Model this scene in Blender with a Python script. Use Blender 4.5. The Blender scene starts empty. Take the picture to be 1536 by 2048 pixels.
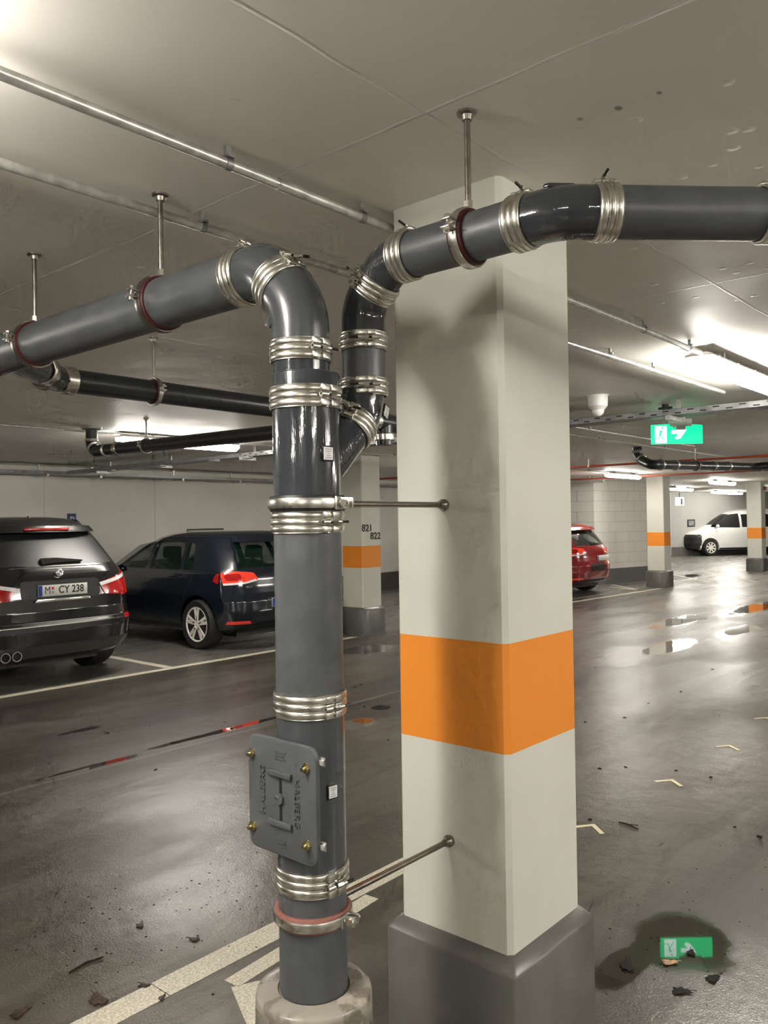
import bpy, bmesh, math, random
from mathutils import Vector, Matrix
PI = math.pi
random.seed(7)
S = bpy.context.scene
COL = S.collection
V = Vector

# ------------------------------------------------------------------ camera, world, exposure
YAW = math.radians(41.0); ROLL = math.radians(0.84); PITCH = math.atan(18/1640)
r0 = V((math.sin(YAW), -math.cos(YAW), 0)); f0 = V((math.cos(YAW), math.sin(YAW), 0)); u0 = V((0, 0, 1))
fw = f0*math.cos(PITCH)+u0*math.sin(PITCH); up1 = -f0*math.sin(PITCH)+u0*math.cos(PITCH)
Rv = r0*math.cos(ROLL)-up1*math.sin(ROLL); Uv = up1*math.cos(ROLL)+r0*math.sin(ROLL)
cd = bpy.data.cameras.new('camera'); cam = bpy.data.objects.new('camera', cd); COL.objects.link(cam)
cd.sensor_fit = 'VERTICAL'; cd.sensor_height = 36; cd.lens = 1640/2048*36; cd.clip_start = .02; cd.clip_end = 200
cam.matrix_world = Matrix.Translation((0, 0, 1.6)) @ Matrix((Rv, Uv, -fw)).transposed().to_4x4()
S.camera = cam
w = bpy.data.worlds.new('world'); S.world = w; w.use_nodes = True
w.node_tree.nodes['Background'].inputs[0].default_value = (.02, .02, .02, 1)
w.node_tree.nodes['Background'].inputs[1].default_value = .3
S.view_settings.view_transform = 'Standard'; S.view_settings.look = 'None'
S.view_settings.gamma = 1; S.view_settings.use_curve_mapping = False
S.view_settings.exposure = 0.32
S.cycles.use_denoising = True; S.cycles.max_bounces = 6; S.cycles.sample_clamp_indirect = 12; S.cycles.diffuse_bounces = 4; S.cycles.glossy_bounces = 3; S.cycles.use_adaptive_sampling = True; S.cycles.adaptive_threshold = .08; S.cycles.adaptive_min_samples = 12
TUBE = (1.0, .95, .865); TUBE_E = 90.0

# ------------------------------------------------------------------ materials
M = {}
class NT:
    def __init__(s, m):
        m.use_nodes = True; s.t = m.node_tree; s.b = s.t.nodes['Principled BSDF']
        s.geo = s.t.nodes.new('ShaderNodeNewGeometry')
    def n(s, t, **k):
        x = s.t.nodes.new(t)
        for a, v in k.items(): setattr(x, a, v)
        return x
    def l(s, a, b): s.t.links.new(a, b)
    def math(s, op, a, b=None, c=None, clamp=False):
        x = s.n('ShaderNodeMath', operation=op, use_clamp=clamp)
        for i, v in enumerate((a, b, c)):
            if v is None: continue
            if isinstance(v, (int, float)): x.inputs[i].default_value = v
            else: s.l(v, x.inputs[i])
        return x.outputs[0]
    def pos(s, sc=(1, 1, 1), obj=False):
        mp = s.n('ShaderNodeMapping')
        if obj: s.l(s.n('ShaderNodeTexCoord').outputs['Object'], mp.inputs[0])
        else: s.l(s.geo.outputs['Position'], mp.inputs[0])
        mp.inputs['Scale'].default_value = sc
        return mp.outputs[0]
    def noise(s, vec, scale, detail=4, rough=.5, dist=0):
        x = s.n('ShaderNodeTexNoise'); s.l(vec, x.inputs['Vector'])
        x.inputs['Scale'].default_value = scale; x.inputs['Detail'].default_value = detail
        x.inputs['Roughness'].default_value = rough; x.inputs['Distortion'].default_value = dist
        return x.outputs[0]
    def ramp(s, v, a, b, c0=0.0, c1=1.0):
        x = s.n('ShaderNodeMapRange', interpolation_type='SMOOTHSTEP')
        s.l(v, x.inputs[0]); x.inputs[1].default_value = a; x.inputs[2].default_value = b
        x.inputs[3].default_value = c0; x.inputs[4].default_value = c1
        return x.outputs[0]
    def mix(s, f, a, b):
        x = s.n('ShaderNodeMix', data_type='RGBA')
        if isinstance(f, (int, float)): x.inputs[0].default_value = f
        else: s.l(f, x.inputs[0])
        for i, v in ((6, a), (7, b)):
            if isinstance(v, tuple): x.inputs[i].default_value = (*v[:3], 1)
            else: s.l(v, x.inputs[i])
        return x.outputs[2]
    def bump(s, h, st, dist=.01, prev=None):
        x = s.n('ShaderNodeBump'); x.inputs['Strength'].default_value = st; x.inputs['Distance'].default_value = dist
        s.l(h, x.inputs['Height'])
        if prev: s.l(prev, x.inputs['Normal'])
        return x.outputs[0]
    def set(s, **k):
        for a, v in k.items():
            i = s.b.inputs[a.replace('_', ' ')]
            if isinstance(v, tuple): i.default_value = (*v[:3], 1)
            elif isinstance(v, (int, float)): i.default_value = v
            else: s.l(v, i)

def mat(name, col, rough=.5, metal=0., nz=0., nscale=20, bump=0., bscale=60, coat=0., emit=None, es=0., trans=0., alpha=1.):
    m = bpy.data.materials.new(name); t = NT(m); M[name] = m
    p = t.pos(obj=True)
    if nz > 0:
        n = t.noise(p, nscale, 5)
        t.set(Base_Color=t.mix(t.ramp(n, .3, .7), tuple(c*(1-nz) for c in col), tuple(min(1, c*(1+nz)) for c in col)))
        t.set(Roughness=t.ramp(n, .25, .75, max(.02, rough*(1-nz)), min(1, rough*(1+nz))))
    else:
        n = t.noise(p, nscale, 2)
        t.set(Base_Color=t.mix(t.ramp(n, .3, .7), tuple(c*.97 for c in col), tuple(min(1, c*1.03) for c in col)), Roughness=rough)
    t.set(Metallic=metal)
    if bump > 0: t.set(Normal=t.bump(t.noise(p, bscale, 3), bump, .004))
    if coat: t.set(Coat_Weight=coat, Coat_Roughness=.04)
    if emit: t.set(Emission_Color=emit, Emission_Strength=es)
    if trans: t.set(Transmission_Weight=trans)
    if alpha < 1: t.set(Alpha=alpha)
    return m

mat('pipe_grey', (.074, .079, .084), .42, nz=.10, nscale=14, bump=.05, bscale=90)
mat('fitting_grey', (.036, .040, .047), .10, nz=.06, nscale=10, bump=.10, bscale=38, coat=.6)
mat('fitting_mid', (.058, .063, .069), .24, nz=.06, nscale=10, bump=.08, bscale=38, coat=.3)
mat('far_pipe', (.018, .02, .023), .3, nz=.1)
mat('steel', (.66, .64, .585), .30, 1, nz=.12, nscale=30)
mat('steel_dark', (.28, .25, .22), .32, 1, nz=.1)
mat('galvanised', (.60, .60, .57), .36, .7, nz=.18, nscale=25)
mat('tray_grey', (.32, .33, .33), .45, .7, nz=.2, nscale=12)
mat('zinc_yellow', (.62, .55, .33), .25, 1)
mat('red_rubber', (.050, .006, .008), .5)
mat('pale_red_rubber', (.22, .085, .065), .6)
mat('black_rubber', (.012, .012, .012), .5)
mat('plinth_grey', (.125, .122, .112), .32, nz=.06, nscale=5, bump=.03)
mat('white_wall', (.66, .65, .59), .6, nz=.05, nscale=1.2, bump=.06, bscale=25)
mat('grey_wall', (.36, .36, .34), .6, nz=.05, nscale=1.2)
mat('line_paint', (.56, .52, .42), .42, nz=.30, nscale=120, bump=.5, bscale=140)
mat('tape', (.62, .55, .36), .5)
mat('bright_nut', (.9, .88, .82), .15, 1)
mat('label_white', (.75, .75, .76), .4)
mat('label_ink', (.12, .12, .13), .5)
mat('black_gloss', (.008, .008, .009), .08, coat=1.)
mat('car_black', (.010, .010, .011), .16, coat=1.)
mat('car_blue', (.007, .010, .018), .14, coat=1.)
mat('car_red', (.22, .008, .01), .18, coat=1.)
mat('car_white', (.72, .72, .70), .22, coat=.8)
mat('plastic_black', (.014, .014, .014), .42)
mat('bumper_grey', (.035, .034, .033), .5)
mat('interior', (.02, .02, .02), .7)
mat('chrome', (.85, .85, .85), .1, 1)
mat('rim_silver', (.80, .78, .70), .35, .15)
mat('rim_dark', (.03, .03, .03), .35, .5)
mat('tyre', (.014, .014, .014), .7, bump=.1)
mat('lamp_red', (.36, .008, .008), .12, coat=1., emit=(1, .02, .01), es=.02)
mat('lamp_red_bright', (.75, .05, .03), .12, coat=1., emit=(1, .05, .02), es=.12)
mat('lamp_clear', (.75, .72, .72), .12, coat=1.)
mat('plate_white', (.70, .70, .66), .35)
mat('plate_blue', (.01, .05, .32), .35)
mat('ink_black', (.01, .01, .01), .5)
mat('sticker_red', (.6, .03, .02), .4)
mat('sign_blue', (.02, .045, .13), .4)
mat('sign_dark', (.02, .025, .035), .4)
mat('sprinkler_red', (.34, .05, .02), .4)
mat('fixture_body', (.45, .42, .41), .45)
mat('diffuser', (.9, .9, .9), .3, emit=TUBE, es=TUBE_E)
mat('diffuser_dim', (.9, .9, .9), .3, emit=TUBE, es=TUBE_E*.66)  # weaker emission for the lamps in view, set to calm the ceiling glare
mat('sign_green', (.0, .35, .14), .4, emit=(.0, .95, .30), es=1.25)
mat('sign_white', (.9, .9, .9), .4, emit=(.80, 1, .92), es=1.6)
mat('sign_housing', (.55, .56, .55), .4)
mat('leaf_brown', (.035, .018, .010), .55, nz=.4, nscale=60)
mat('leaf_tan', (.52, .30, .16), .4, nz=.3, nscale=60)
mat('dirt', (.008, .006, .004), .9)
mat('camera_white', (.72, .70, .68), .4)
mat('dark_iron', (.02, .018, .015), .4, .3)
mat('badge_blue', (.10, .16, .30), .2)

t = NT.__new__(NT); t.t = M['fitting_grey'].node_tree; t.b = t.t.nodes['Principled BSDF']; t.geo = t.t.nodes.new('ShaderNodeNewGeometry')
rn = t.noise(t.pos((38, 38, 5)), 1.0, 4, .6, .3)
t.set(Normal=t.bump(rn, .35, .004)); t.set(Coat_Normal=t.bump(rn, .45, .004))

def glass(name, col, a):
    m = bpy.data.materials.new(name); t = NT(m); M[name] = m
    t.set(Base_Color=col, Roughness=.04, Alpha=a, Coat_Weight=1., Coat_Roughness=.03)
    t.set(Base_Color=t.mix(t.ramp(t.noise(t.pos(obj=True), 4), .3, .7), col, tuple(c*1.3 for c in col)))
    return m
glass('glass_green', (.004, .016, .012), .40)
glass('glass_dark', (.014, .015, .015), .93); NTb = M['glass_dark'].node_tree.nodes['Principled BSDF']; NTb.inputs['Roughness'].default_value = .42; NTb.inputs['Coat Weight'].default_value = .12; NTb.inputs['Coat Roughness'].default_value = .22
glass('glass_smoke', (.022, .026, .026), .72)

# column paint: cream with the orange band
m = bpy.data.materials.new('column_paint'); M['column_paint'] = m; t = NT(m)
sx = t.n('ShaderNodeSeparateXYZ'); t.l(t.geo.outputs['Position'], sx.inputs[0])
zz = t.math('ADD', sx.outputs[2], t.math('MULTIPLY', t.noise(t.pos(), 60, 2), .0012))
band = t.math('MULTIPLY', t.math('GREATER_THAN', zz, .9406), t.math('LESS_THAN', zz, 1.2506))
pn = t.noise(t.pos(), 3.0, 4)
cream = t.mix(t.ramp(pn, .3, .7), (.595, .60, .525), (.64, .645, .57))
t.set(Base_Color=t.mix(band, cream, (.80, .265, .028)), Roughness=.48)
t.set(Normal=t.bump(t.noise(t.pos(), 160, 3), .10, .003, t.bump(t.noise(t.pos(), 9, 3), .15, .01)))

# ceiling: painted concrete, board joints, raised paint drops
m = bpy.data.materials.new('ceiling_paint'); M['ceiling_paint'] = m; t = NT(m)
sx = t.n('ShaderNodeSeparateXYZ'); t.l(t.geo.outputs['Position'], sx.inputs[0])
wob = t.math('MULTIPLY', t.math('SUBTRACT', t.noise(t.pos(), 5, 4), .5), .02)
def joint(c, off, sp, wd):
    a = t.math('ADD', t.math('SUBTRACT', c, off), wob)
    a = t.math('PINGPONG', a, sp/2)
    return t.ramp(a, 0, wd, 1, 0)
jx = joint(sx.outputs[0], 1.54, 1.94, .008); jy = joint(sx.outputs[1], 1.19, 2.45, .008)
jj = t.math('MAXIMUM', jx, jy)
jj = t.math('MULTIPLY', jj, t.ramp(t.noise(t.pos(), 2.2, 3), .30, .52))
vo = t.n('ShaderNodeTexVoronoi'); vo.inputs['Scale'].default_value = 3.3; t.l(t.pos(), vo.inputs['Vector'])
vc = t.n('ShaderNodeSeparateColor'); t.l(vo.outputs['Color'], vc.inputs[0])
dot = t.math('MULTIPLY', t.ramp(vo.outputs['Distance'], .02, .055, 1, 0), t.math('GREATER_THAN', vc.outputs[0], .72))
vo2 = t.n('ShaderNodeTexVoronoi'); vo2.inputs['Scale'].default_value = 12; t.l(t.pos(), vo2.inputs['Vector'])
vc2 = t.n('ShaderNodeSeparateColor'); t.l(vo2.outputs['Color'], vc2.inputs[0])
pat = t.ramp(t.math('ADD', t.noise(t.pos(), .9, 3), t.math('MULTIPLY', t.ramp(sx.outputs[0], 2.6, 4), .10)), .52, .60)
dot2 = t.math('MULTIPLY', t.math('MULTIPLY', t.ramp(vo2.outputs['Distance'], .08, .25, 1, 0), t.math('GREATER_THAN', vc2.outputs[0], .55)), pat)
dots = t.math('MAXIMUM', dot, dot2)
dirt = t.math('MULTIPLY', t.ramp(t.noise(t.pos((1, 1, 1)), 7, 6, .7), .66, .74), .35)
cn = t.noise(t.pos(), 1.1, 4)
c = t.mix(t.ramp(cn, .3, .7), (.85, .82, .76), (.88, .85, .79))
c = t.mix(t.math('MULTIPLY', jj, .9), c, (.76, .73, .68))
c = t.mix(t.math('MULTIPLY', dot, .5), c, (.80, .77, .71))
c = t.mix(dirt, c, (.38, .35, .31))
for (qx, qy) in ((1.818, .931), (1.832, .838), (1.83, .738)):
    ddx = t.math('SUBTRACT', sx.outputs[0], qx); ddy = t.math('MULTIPLY', t.math('SUBTRACT', sx.outputs[1], qy), 1.4)
    dd = t.math('ADD', t.math('SQRT', t.math('ADD', t.math('MULTIPLY', ddx, ddx), t.math('MULTIPLY', ddy, ddy))), t.math('MULTIPLY', wob, 1.0))
    c = t.mix(t.ramp(dd, .006, .014, .75, 0), c, (.20, .18, .15))
t.set(Base_Color=c, Roughness=t.ramp(t.noise(t.pos(), 3, 4), .3, .7, .46, .60), Specular_IOR_Level=.38)
h = t.math('ADD', t.math('MULTIPLY', jj, .6), dots)
h = t.math('ADD', h, t.math('MULTIPLY', t.noise(t.pos(), 2.2, 2), 1.6))
t.set(Normal=t.bump(h, .5, .006))

# wet asphalt floor
m = bpy.data.materials.new('wet_floor'); M['wet_floor'] = m; t = NT(m)
sx = t.n('ShaderNodeSeparateXYZ'); t.l(t.geo.outputs['Position'], sx.inputs[0])
X, Y = sx.outputs[0], sx.outputs[1]
P1 = t.pos(); PS = t.pos((.25, 1.3, 1))
wn = t.math('SUBTRACT', t.noise(P1, 3.2, 5, .6), .5)
PUD = [(3.06, 1.20, .24, .20), (2.80, 5.06, .42, .055), (3.25, 6.02, .22, .05), (12.6, 4.87, 1.1, .28), (10.0, 4.0, .9, .22),
       (15.0, 4.5, 1.6, .30), (7.6, 6.9, .5, .30), (4.72, 4.45, .24, .15), (4.05, 5.12, 1.0, .05), (11.9, 3.8, .8, .2),
       (21.5, 8.4, 1.5, .5), (5.4, 3.9, .3, .08), (2.75, 1.30, .2, .08), (8.8, 5.6, .7, .12)]
pud = None
for (px, py, rx, ry) in PUD:
    dx = t.math('DIVIDE', t.math('SUBTRACT', X, px), rx); dy = t.math('DIVIDE', t.math('SUBTRACT', Y, py), ry)
    d = t.math('SQRT', t.math('ADD', t.math('MULTIPLY', dx, dx), t.math('MULTIPLY', dy, dy)))
    d = t.math('ADD', d, t.math('MULTIPLY', wn, 1.1))
    k = t.ramp(d, .60, 1.1, 1, 0)
    pud = k if pud is None else t.math('MAXIMUM', pud, k)
big = t.noise(PS, 1.0, 3, .45, .2)
mid = t.noise(PS, 4.0, 3, .5, .1)
streak = t.noise(t.pos((.12, 2.4, 1)), 1.6, 3, .5, .1)
bay = t.ramp(Y, 7.75, 7.85)
dry = t.math('MULTIPLY', bay, .7)
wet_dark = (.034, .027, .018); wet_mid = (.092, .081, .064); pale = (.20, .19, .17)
c = t.mix(t.ramp(big, .35, .65), wet_dark, wet_mid)
c = t.mix(t.math('MULTIPLY', t.ramp(streak, .42, .66), .45), c, (.115, .102, .084))
c = t.mix(t.math('MULTIPLY', t.ramp(mid, .5, .72), .35), c, (.045, .036, .026))
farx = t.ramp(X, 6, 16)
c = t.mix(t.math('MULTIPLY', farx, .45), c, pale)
trk = t.noise(t.pos((.5, 1.6, 1)), 2.3, 4, .6, 1.2)
c = t.mix(t.math('MULTIPLY', t.ramp(trk, .50, .60), .55), c, (.036, .028, .018))
c = t.mix(dry, c, (.17, .165, .15))
grain = t.noise(P1, 170, 3, .7)
c = t.mix(t.math('MULTIPLY', t.ramp(grain, .5, .72), .45), c, (.17, .155, .13))
c = t.mix(t.math('MULTIPLY', pud, .4), c, (.040, .032, .024))
groove = t.ramp(t.math('ABSOLUTE', t.math('ADD', t.math('SUBTRACT', Y, 4.98), t.math('MULTIPLY', wn, .04))), .0, .035, 1, 0)
c = t.mix(t.math('MULTIPLY', groove, .5), c, (.22, .2, .18))
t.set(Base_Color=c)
rg = t.ramp(t.noise(PS, 1.7, 3, .5, .2), .3, .7, .13, .27)
rg = t.math('ADD', rg, t.math('MULTIPLY', bay, .08))
rr = t.n('ShaderNodeMix', data_type='FLOAT'); t.l(pud, rr.inputs[0]); t.l(rg, rr.inputs[2]); rr.inputs[3].default_value = .015
wetm = t.math('ADD', t.ramp(t.noise(t.pos((.55, 1.0, 1)), .75, 4, .6, .4), .36, .60), t.math('ADD', pud, t.math('MULTIPLY', t.ramp(X, 5, 9), .35)), clamp=True)
t.set(Roughness=t.ramp(pud, 0, 1, .44, .03), Specular_IOR_Level=.42, Coat_Weight=t.ramp(wetm, 0, 1, .18, .9), Coat_Roughness=rr.outputs[0], Coat_IOR=1.42)
inv = t.math('SUBTRACT', 1.0, pud)
inv = t.ramp(pud, 0, .35, 1, 0)
hh = t.math('ADD', t.math('MULTIPLY', t.noise(P1, 110, 2, .7), .28), t.math('MULTIPLY', t.noise(P1, 5.5, 3, .55, .2), 1.0))
bn = t.n('ShaderNodeBump'); bn.inputs['Distance'].default_value = .0055; t.l(hh, bn.inputs['Height']); t.l(t.math('MULTIPLY', inv, .85), bn.inputs['Strength'])
t.set(Coat_Normal=bn.outputs[0], Normal=bn.outputs[0])

# painted block wall
m = bpy.data.materials.new('block_wall'); M['block_wall'] = m; t = NT(m)
sx = t.n('ShaderNodeSeparateXYZ'); t.l(t.geo.outputs['Position'], sx.inputs[0])
cb = t.n('ShaderNodeCombineXYZ'); t.l(t.math('ADD', sx.outputs[0], t.math('MULTIPLY', sx.outputs[1], -.4)), cb.inputs[0]); t.l(sx.outputs[2], cb.inputs[1])
br = t.n('ShaderNodeTexBrick'); t.l(cb.outputs[0], br.inputs['Vector'])
br.inputs['Color1'].default_value = (.63, .62, .57, 1); br.inputs['Color2'].default_value = (.66, .65, .60, 1); br.inputs['Mortar'].default_value = (.50, .49, .45, 1)
br.inputs['Scale'].default_value = 1; br.inputs['Brick Width'].default_value = .5; br.inputs['Row Height'].default_value = .25; br.inputs['Mortar Size'].default_value = .008
t.set(Base_Color=br.outputs[0], Roughness=.6, Normal=t.bump(br.outputs['Fac'], .4, -.01))

# rough cast concrete collar
m = bpy.data.materials.new('collar_concrete'); M['collar_concrete'] = m; t = NT(m)
n1 = t.noise(t.pos(), 14, 5, .6, .6)
c = t.mix(t.ramp(n1, .42, .56), (.17, .15, .125), (.26, .235, .20))
c = t.mix(t.ramp(t.noise(t.pos(), 5, 4, .6, 1.), .55, .62), c, (.34, .31, .26))
t.set(Base_Color=c, Roughness=t.ramp(n1, .4, .6, .2, .5), Normal=t.bump(n1, .3, .01))

# ------------------------------------------------------------------ mesh helpers
def frame(axis):
    a = V(axis).normalized()
    h = V((0, 0, 1)) if abs(a.z) < .9 else V((1, 0, 0))
    x = h.cross(a).normalized(); y = a.cross(x)
    return a, x, y
class MB:
    def __init__(s): s.v = []; s.f = []
    def add(s, vs, fs):
        o = len(s.v); s.v += [V(p) for p in vs]; s.f += [[i+o for i in f] for f in fs]; return s
    def box(s, a, b):
        x0, y0, z0 = a; x1, y1, z1 = b
        return s.add([(x0,y0,z0),(x1,y0,z0),(x1,y1,z0),(x0,y1,z0),(x0,y0,z1),(x1,y0,z1),(x1,y1,z1),(x0,y1,z1)],
                     [(0,3,2,1),(4,5,6,7),(0,1,5,4),(1,2,6,5),(2,3,7,6),(3,0,4,7)])
    def obox(s, c, ax, ay, az, hx, hy, hz):
        c = V(c); ax, ay, az = V(ax).normalized(), V(ay).normalized(), V(az).normalized()
        vs = [c+ax*hx*i+ay*hy*j+az*hz*k for k in (-1, 1) for (i, j) in ((-1,-1),(1,-1),(1,1),(-1,1))]
        return s.add(vs, [(0,3,2,1),(4,5,6,7),(0,1,5,4),(1,2,6,5),(2,3,7,6),(3,0,4,7)])
    def lathe(s, prof, o, axis, seg=48, close=False):
        a, x, y = frame(axis); o = V(o); n = len(prof); vs = []; fs = []
        for i in range(seg):
            q = 2*PI*i/seg; d = x*math.cos(q)+y*math.sin(q)
            vs += [o+a*h+d*r for h, r in prof]
        for i in range(seg):
            j = (i+1) % seg
            for k in range(n if close else n-1):
                k2 = (k+1) % n
                fs.append((i*n+k, j*n+k, j*n+k2, i*n+k2))
        if not close:
            if prof[0][1] > 1e-6: fs.append([i*n for i in range(seg)][::-1])
            if prof[-1][1] > 1e-6: fs.append([i*n+n-1 for i in range(seg)])
        return s.add(vs, fs)
    def cyl(s, p, q, r, seg=24, r2=None):
        p, q = V(p), V(q)
        return s.lathe([(0, r), ((q-p).length, r if r2 is None else r2)], p, q-p, seg)
    def ring(s, o, axis, prof, seg=64): return s.lathe(prof, o, axis, seg, True)
    def tube(s, pts, r, seg=32, caps=True):
        pts = [V(p) for p in pts]; n = len(pts); rs = r if isinstance(r, (list, tuple)) else [r]*n
        T = [(pts[min(i+1, n-1)]-pts[max(i-1, 0)]).normalized() for i in range(n)]
        _, x, _ = frame(T[0]); vs = []; fs = []
        for i in range(n):
            x = (x-T[i]*x.dot(T[i])).normalized(); y = T[i].cross(x)
            vs += [pts[i]+(x*math.cos(2*PI*k/seg)+y*math.sin(2*PI*k/seg))*rs[i] for k in range(seg)]
        for i in range(n-1):
            for k in range(seg):
                k2 = (k+1) % seg
                fs.append((i*seg+k, i*seg+k2, (i+1)*seg+k2, (i+1)*seg+k))
        if caps: fs += [list(range(seg))[::-1], list(range((n-1)*seg, n*seg))]
        return s.add(vs, fs)
    def prism(s, poly, o, ax, ay, depth):
        o, ax, ay = V(o), V(ax), V(ay); nz = ax.cross(ay).normalized()*depth; n = len(poly)
        vs = [o+ax*a+ay*b for a, b in poly]+[o+ax*a+ay*b+nz for a, b in poly]
        return s.add(vs, [list(range(n))[::-1], list(range(n, 2*n))]+[(i, (i+1) % n, n+(i+1) % n, n+i) for i in range(n)])
    def sphere(s, c, r, seg=16, sc=(1, 1, 1)):
        pr = [(-math.cos(PI*i/8), math.sin(PI*i/8)) for i in range(9)]
        o = len(s.v); s.lathe([(h*r, max(q*r, 1e-5)) for h, q in pr], (0, 0, 0), (0, 0, 1), seg)
        for i in range(o, len(s.v)): s.v[i] = V((s.v[i].x*sc[0], s.v[i].y*sc[1], s.v[i].z*sc[2]))+V(c)
        return s
def rootloc(p):
    while p and p.parent: p = p.parent
    return p.matrix_basis.to_translation() if p is not None else V((0, 0, 0))
def obj(name, mb, m, parent=None, smooth=True, bevel=0, local=False, ang=35, bseg=2):
    me = bpy.data.meshes.new(name); off = V((0, 0, 0)) if (local or parent is None) else rootloc(parent)
    me.from_pydata([tuple(p-off) for p in mb.v], [], [tuple(f) for f in mb.f])
    bm = bmesh.new(); bm.from_mesh(me)
    bmesh.ops.remove_doubles(bm, verts=bm.verts, dist=1e-6)
    bmesh.ops.recalc_face_normals(bm, faces=bm.faces)
    if bevel:
        es = [e for e in bm.edges if len(e.link_faces) == 2 and e.calc_face_angle() > .6]
        bmesh.ops.bevel(bm, geom=es, offset=bevel, segments=bseg, affect='EDGES', profile=.5)
    for f in bm.faces: f.smooth = smooth
    if smooth:
        for e in bm.edges:
            if len(e.link_faces) == 2 and e.calc_face_angle() > math.radians(ang): e.smooth = False
    bm.to_mesh(me); bm.free()
    o = bpy.data.objects.new(name, me); COL.objects.link(o)
    me.materials.append(M[m] if isinstance(m, str) else m)
    if parent: o.parent = parent
    return o
def tag(o, label, cat, group=None, kind=None):
    if label: o['label'] = label
    if cat: o['category'] = cat
    if group: o['group'] = group
    if kind: o['kind'] = kind
    return o
def thing(name, label, cat, loc=(0, 0, 0), rz=0, group=None):
    o = bpy.data.objects.new(name, None); COL.objects.link(o); o.location = loc; o.rotation_euler = (0, 0, rz)
    o.empty_display_size = .1
    return tag(o, label, cat, group)
def struct(name, mb, m, label=None, **k):
    o = obj(name, mb, m, **k); o['kind'] = 'structure'
    if label: o['label'] = label
    return o
def text(name, body, size, o, ax, ay, depth, m, parent, local=False, sx=1.0, align='CENTER', bold=0.0):
    cu = bpy.data.curves.new('t', 'FONT'); cu.body = body; cu.size = size; cu.extrude = depth; cu.offset = bold
    cu.align_x = align; cu.align_y = 'CENTER'
    to = bpy.data.objects.new('t', cu); COL.objects.link(to)
    bpy.context.view_layer.update()
    me = bpy.data.meshes.new_from_object(to.evaluated_get(bpy.context.evaluated_depsgraph_get()))
    bpy.data.objects.remove(to); bpy.data.curves.remove(cu)
    ax, ay = V(ax).normalized(), V(ay).normalized(); az = ax.cross(ay); o = V(o)
    off = V((0, 0, 0)) if (local or parent is None) else rootloc(parent)
    for v in me.vertices:
        c = v.co.copy(); v.co = o+ax*c.x*sx+ay*c.y+az*c.z-off
    me.materials.clear(); me.materials.append(M[m]); me.name = name
    ob = bpy.data.objects.new(name, me); COL.objects.link(ob)
    if parent: ob.parent = parent
    return ob
def rounded(poly, r, n=5):
    out = []; N = len(poly)
    for i in range(N):
        p = V((*poly[i], 0)); a = V((*poly[i-1], 0)); b = V((*poly[(i+1) % N], 0))
        rr = min(r, (a-p).length*.45, (b-p).length*.45)
        p0 = p+(a-p).normalized()*rr; p1 = p+(b-p).normalized()*rr
        for k in range(n+1):
            q = k/n; c = p0*(1-q)**2+p*2*q*(1-q)+p1*q*q
            out.append((c.x, c.y))
    return out

# ------------------------------------------------------------------ setting
H = 2.57
X0, X1, Y0, Y1 = -9, 46, -9, 12.9
struct('floor', MB().box((X0-.2, Y0-.2, -.2), (X1+.2, 20, 0)), 'wet_floor', smooth=False)
struct('ceiling', MB().box((X0-.2, Y0-.2, H), (X1+.2, 20, H+.2)), 'ceiling_paint', smooth=False)
struct('wall_left', MB().box((X0, Y1, 0), (17.9, Y1+.2, H)), 'white_wall', smooth=False)
struct('trim_1', MB().box((X0, Y1-.012, 0), (17.9, Y1, .37)), 'plinth_grey', 'dark grey painted skirting on the long wall', smooth=False)
struct('wall_back', MB().box((X0-.2, Y0, 0), (X0, Y1+.2, H)), 'white_wall', smooth=False)
struct('wall_near', MB().box((X0, Y0-.2, 0), (X1, Y0, H)), 'white_wall', smooth=False)
struct('wall_end', MB().box((X1, Y0, 0), (X1+.2, 20, H)), 'white_wall', smooth=False)
struct('trim_7', MB().box((6.428, Y1-.002, .37), (6.434, Y1, H)), 'grey_wall', 'thin vertical joint in the left wall', smooth=False)
struct('trim_8', MB().box((8.50, Y1-.002, .37), (8.506, Y1, H)), 'grey_wall', 'thin vertical joint in the left wall, farther right', smooth=False)
# block core on the right: straight face, slanted face
wa = V((18.05, 9.05, 0)); wb = V((20.59, 8.405, 0))
def wall_seg(name, p, q, m, base=True, th=.2, n=None, trim=None):
    p, q = V(p), V(q); d = (q-p).normalized(); nn = V((d.y, -d.x, 0)) if n is None else V(n)
    L = (q-p).length
    mb = MB().prism([(0, 0), (L, 0), (L, H), (0, H)], p-nn*th, d, (0, 0, 1), th)
    struct(name, mb, m, smooth=False)
    if base:
        mb = MB().prism([(-.01, 0), (L+.01, 0), (L+.01, .37), (-.01, .37)], p, d, (0, 0, 1), .015)
        struct(trim, mb, 'plinth_grey', 'dark grey painted base of the block wall', smooth=False)
wall_seg('wall_core_side', (18.05, Y1, 0), wa, 'block_wall', trim='trim_2')
wall_seg('wall_core_front', wa, wb, 'block_wall', trim='trim_3')
wall_seg('wall_core_return', wb, (21.1, 14.5, 0), 'white_wall', n=(1, -.1, 0), trim='trim_4')
# far bay behind the van
fd = (r0*.955+f0*.296).normalized(); fn = V((fd.y, -fd.x, 0))
fa = V((32.2, 13.3, 0))-fd*3.5
wall_seg('wall_far', fa, fa+fd*13, 'grey_wall', n=fn, trim='trim_5')
pl = V((32.05, 12.65, 0))-fd*.28
struct('wall_pier', MB().obox(pl+V((.25, .35, H/2)), fd, fn, (0, 0, 1), .16, .35, H/2), 'white_wall', smooth=False)
struct('trim_6', MB().obox(pl+V((.25, .35, .04)), fd, fn, (0, 0, 1), .17, .36, .04), 'plinth_grey', smooth=False)

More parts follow.
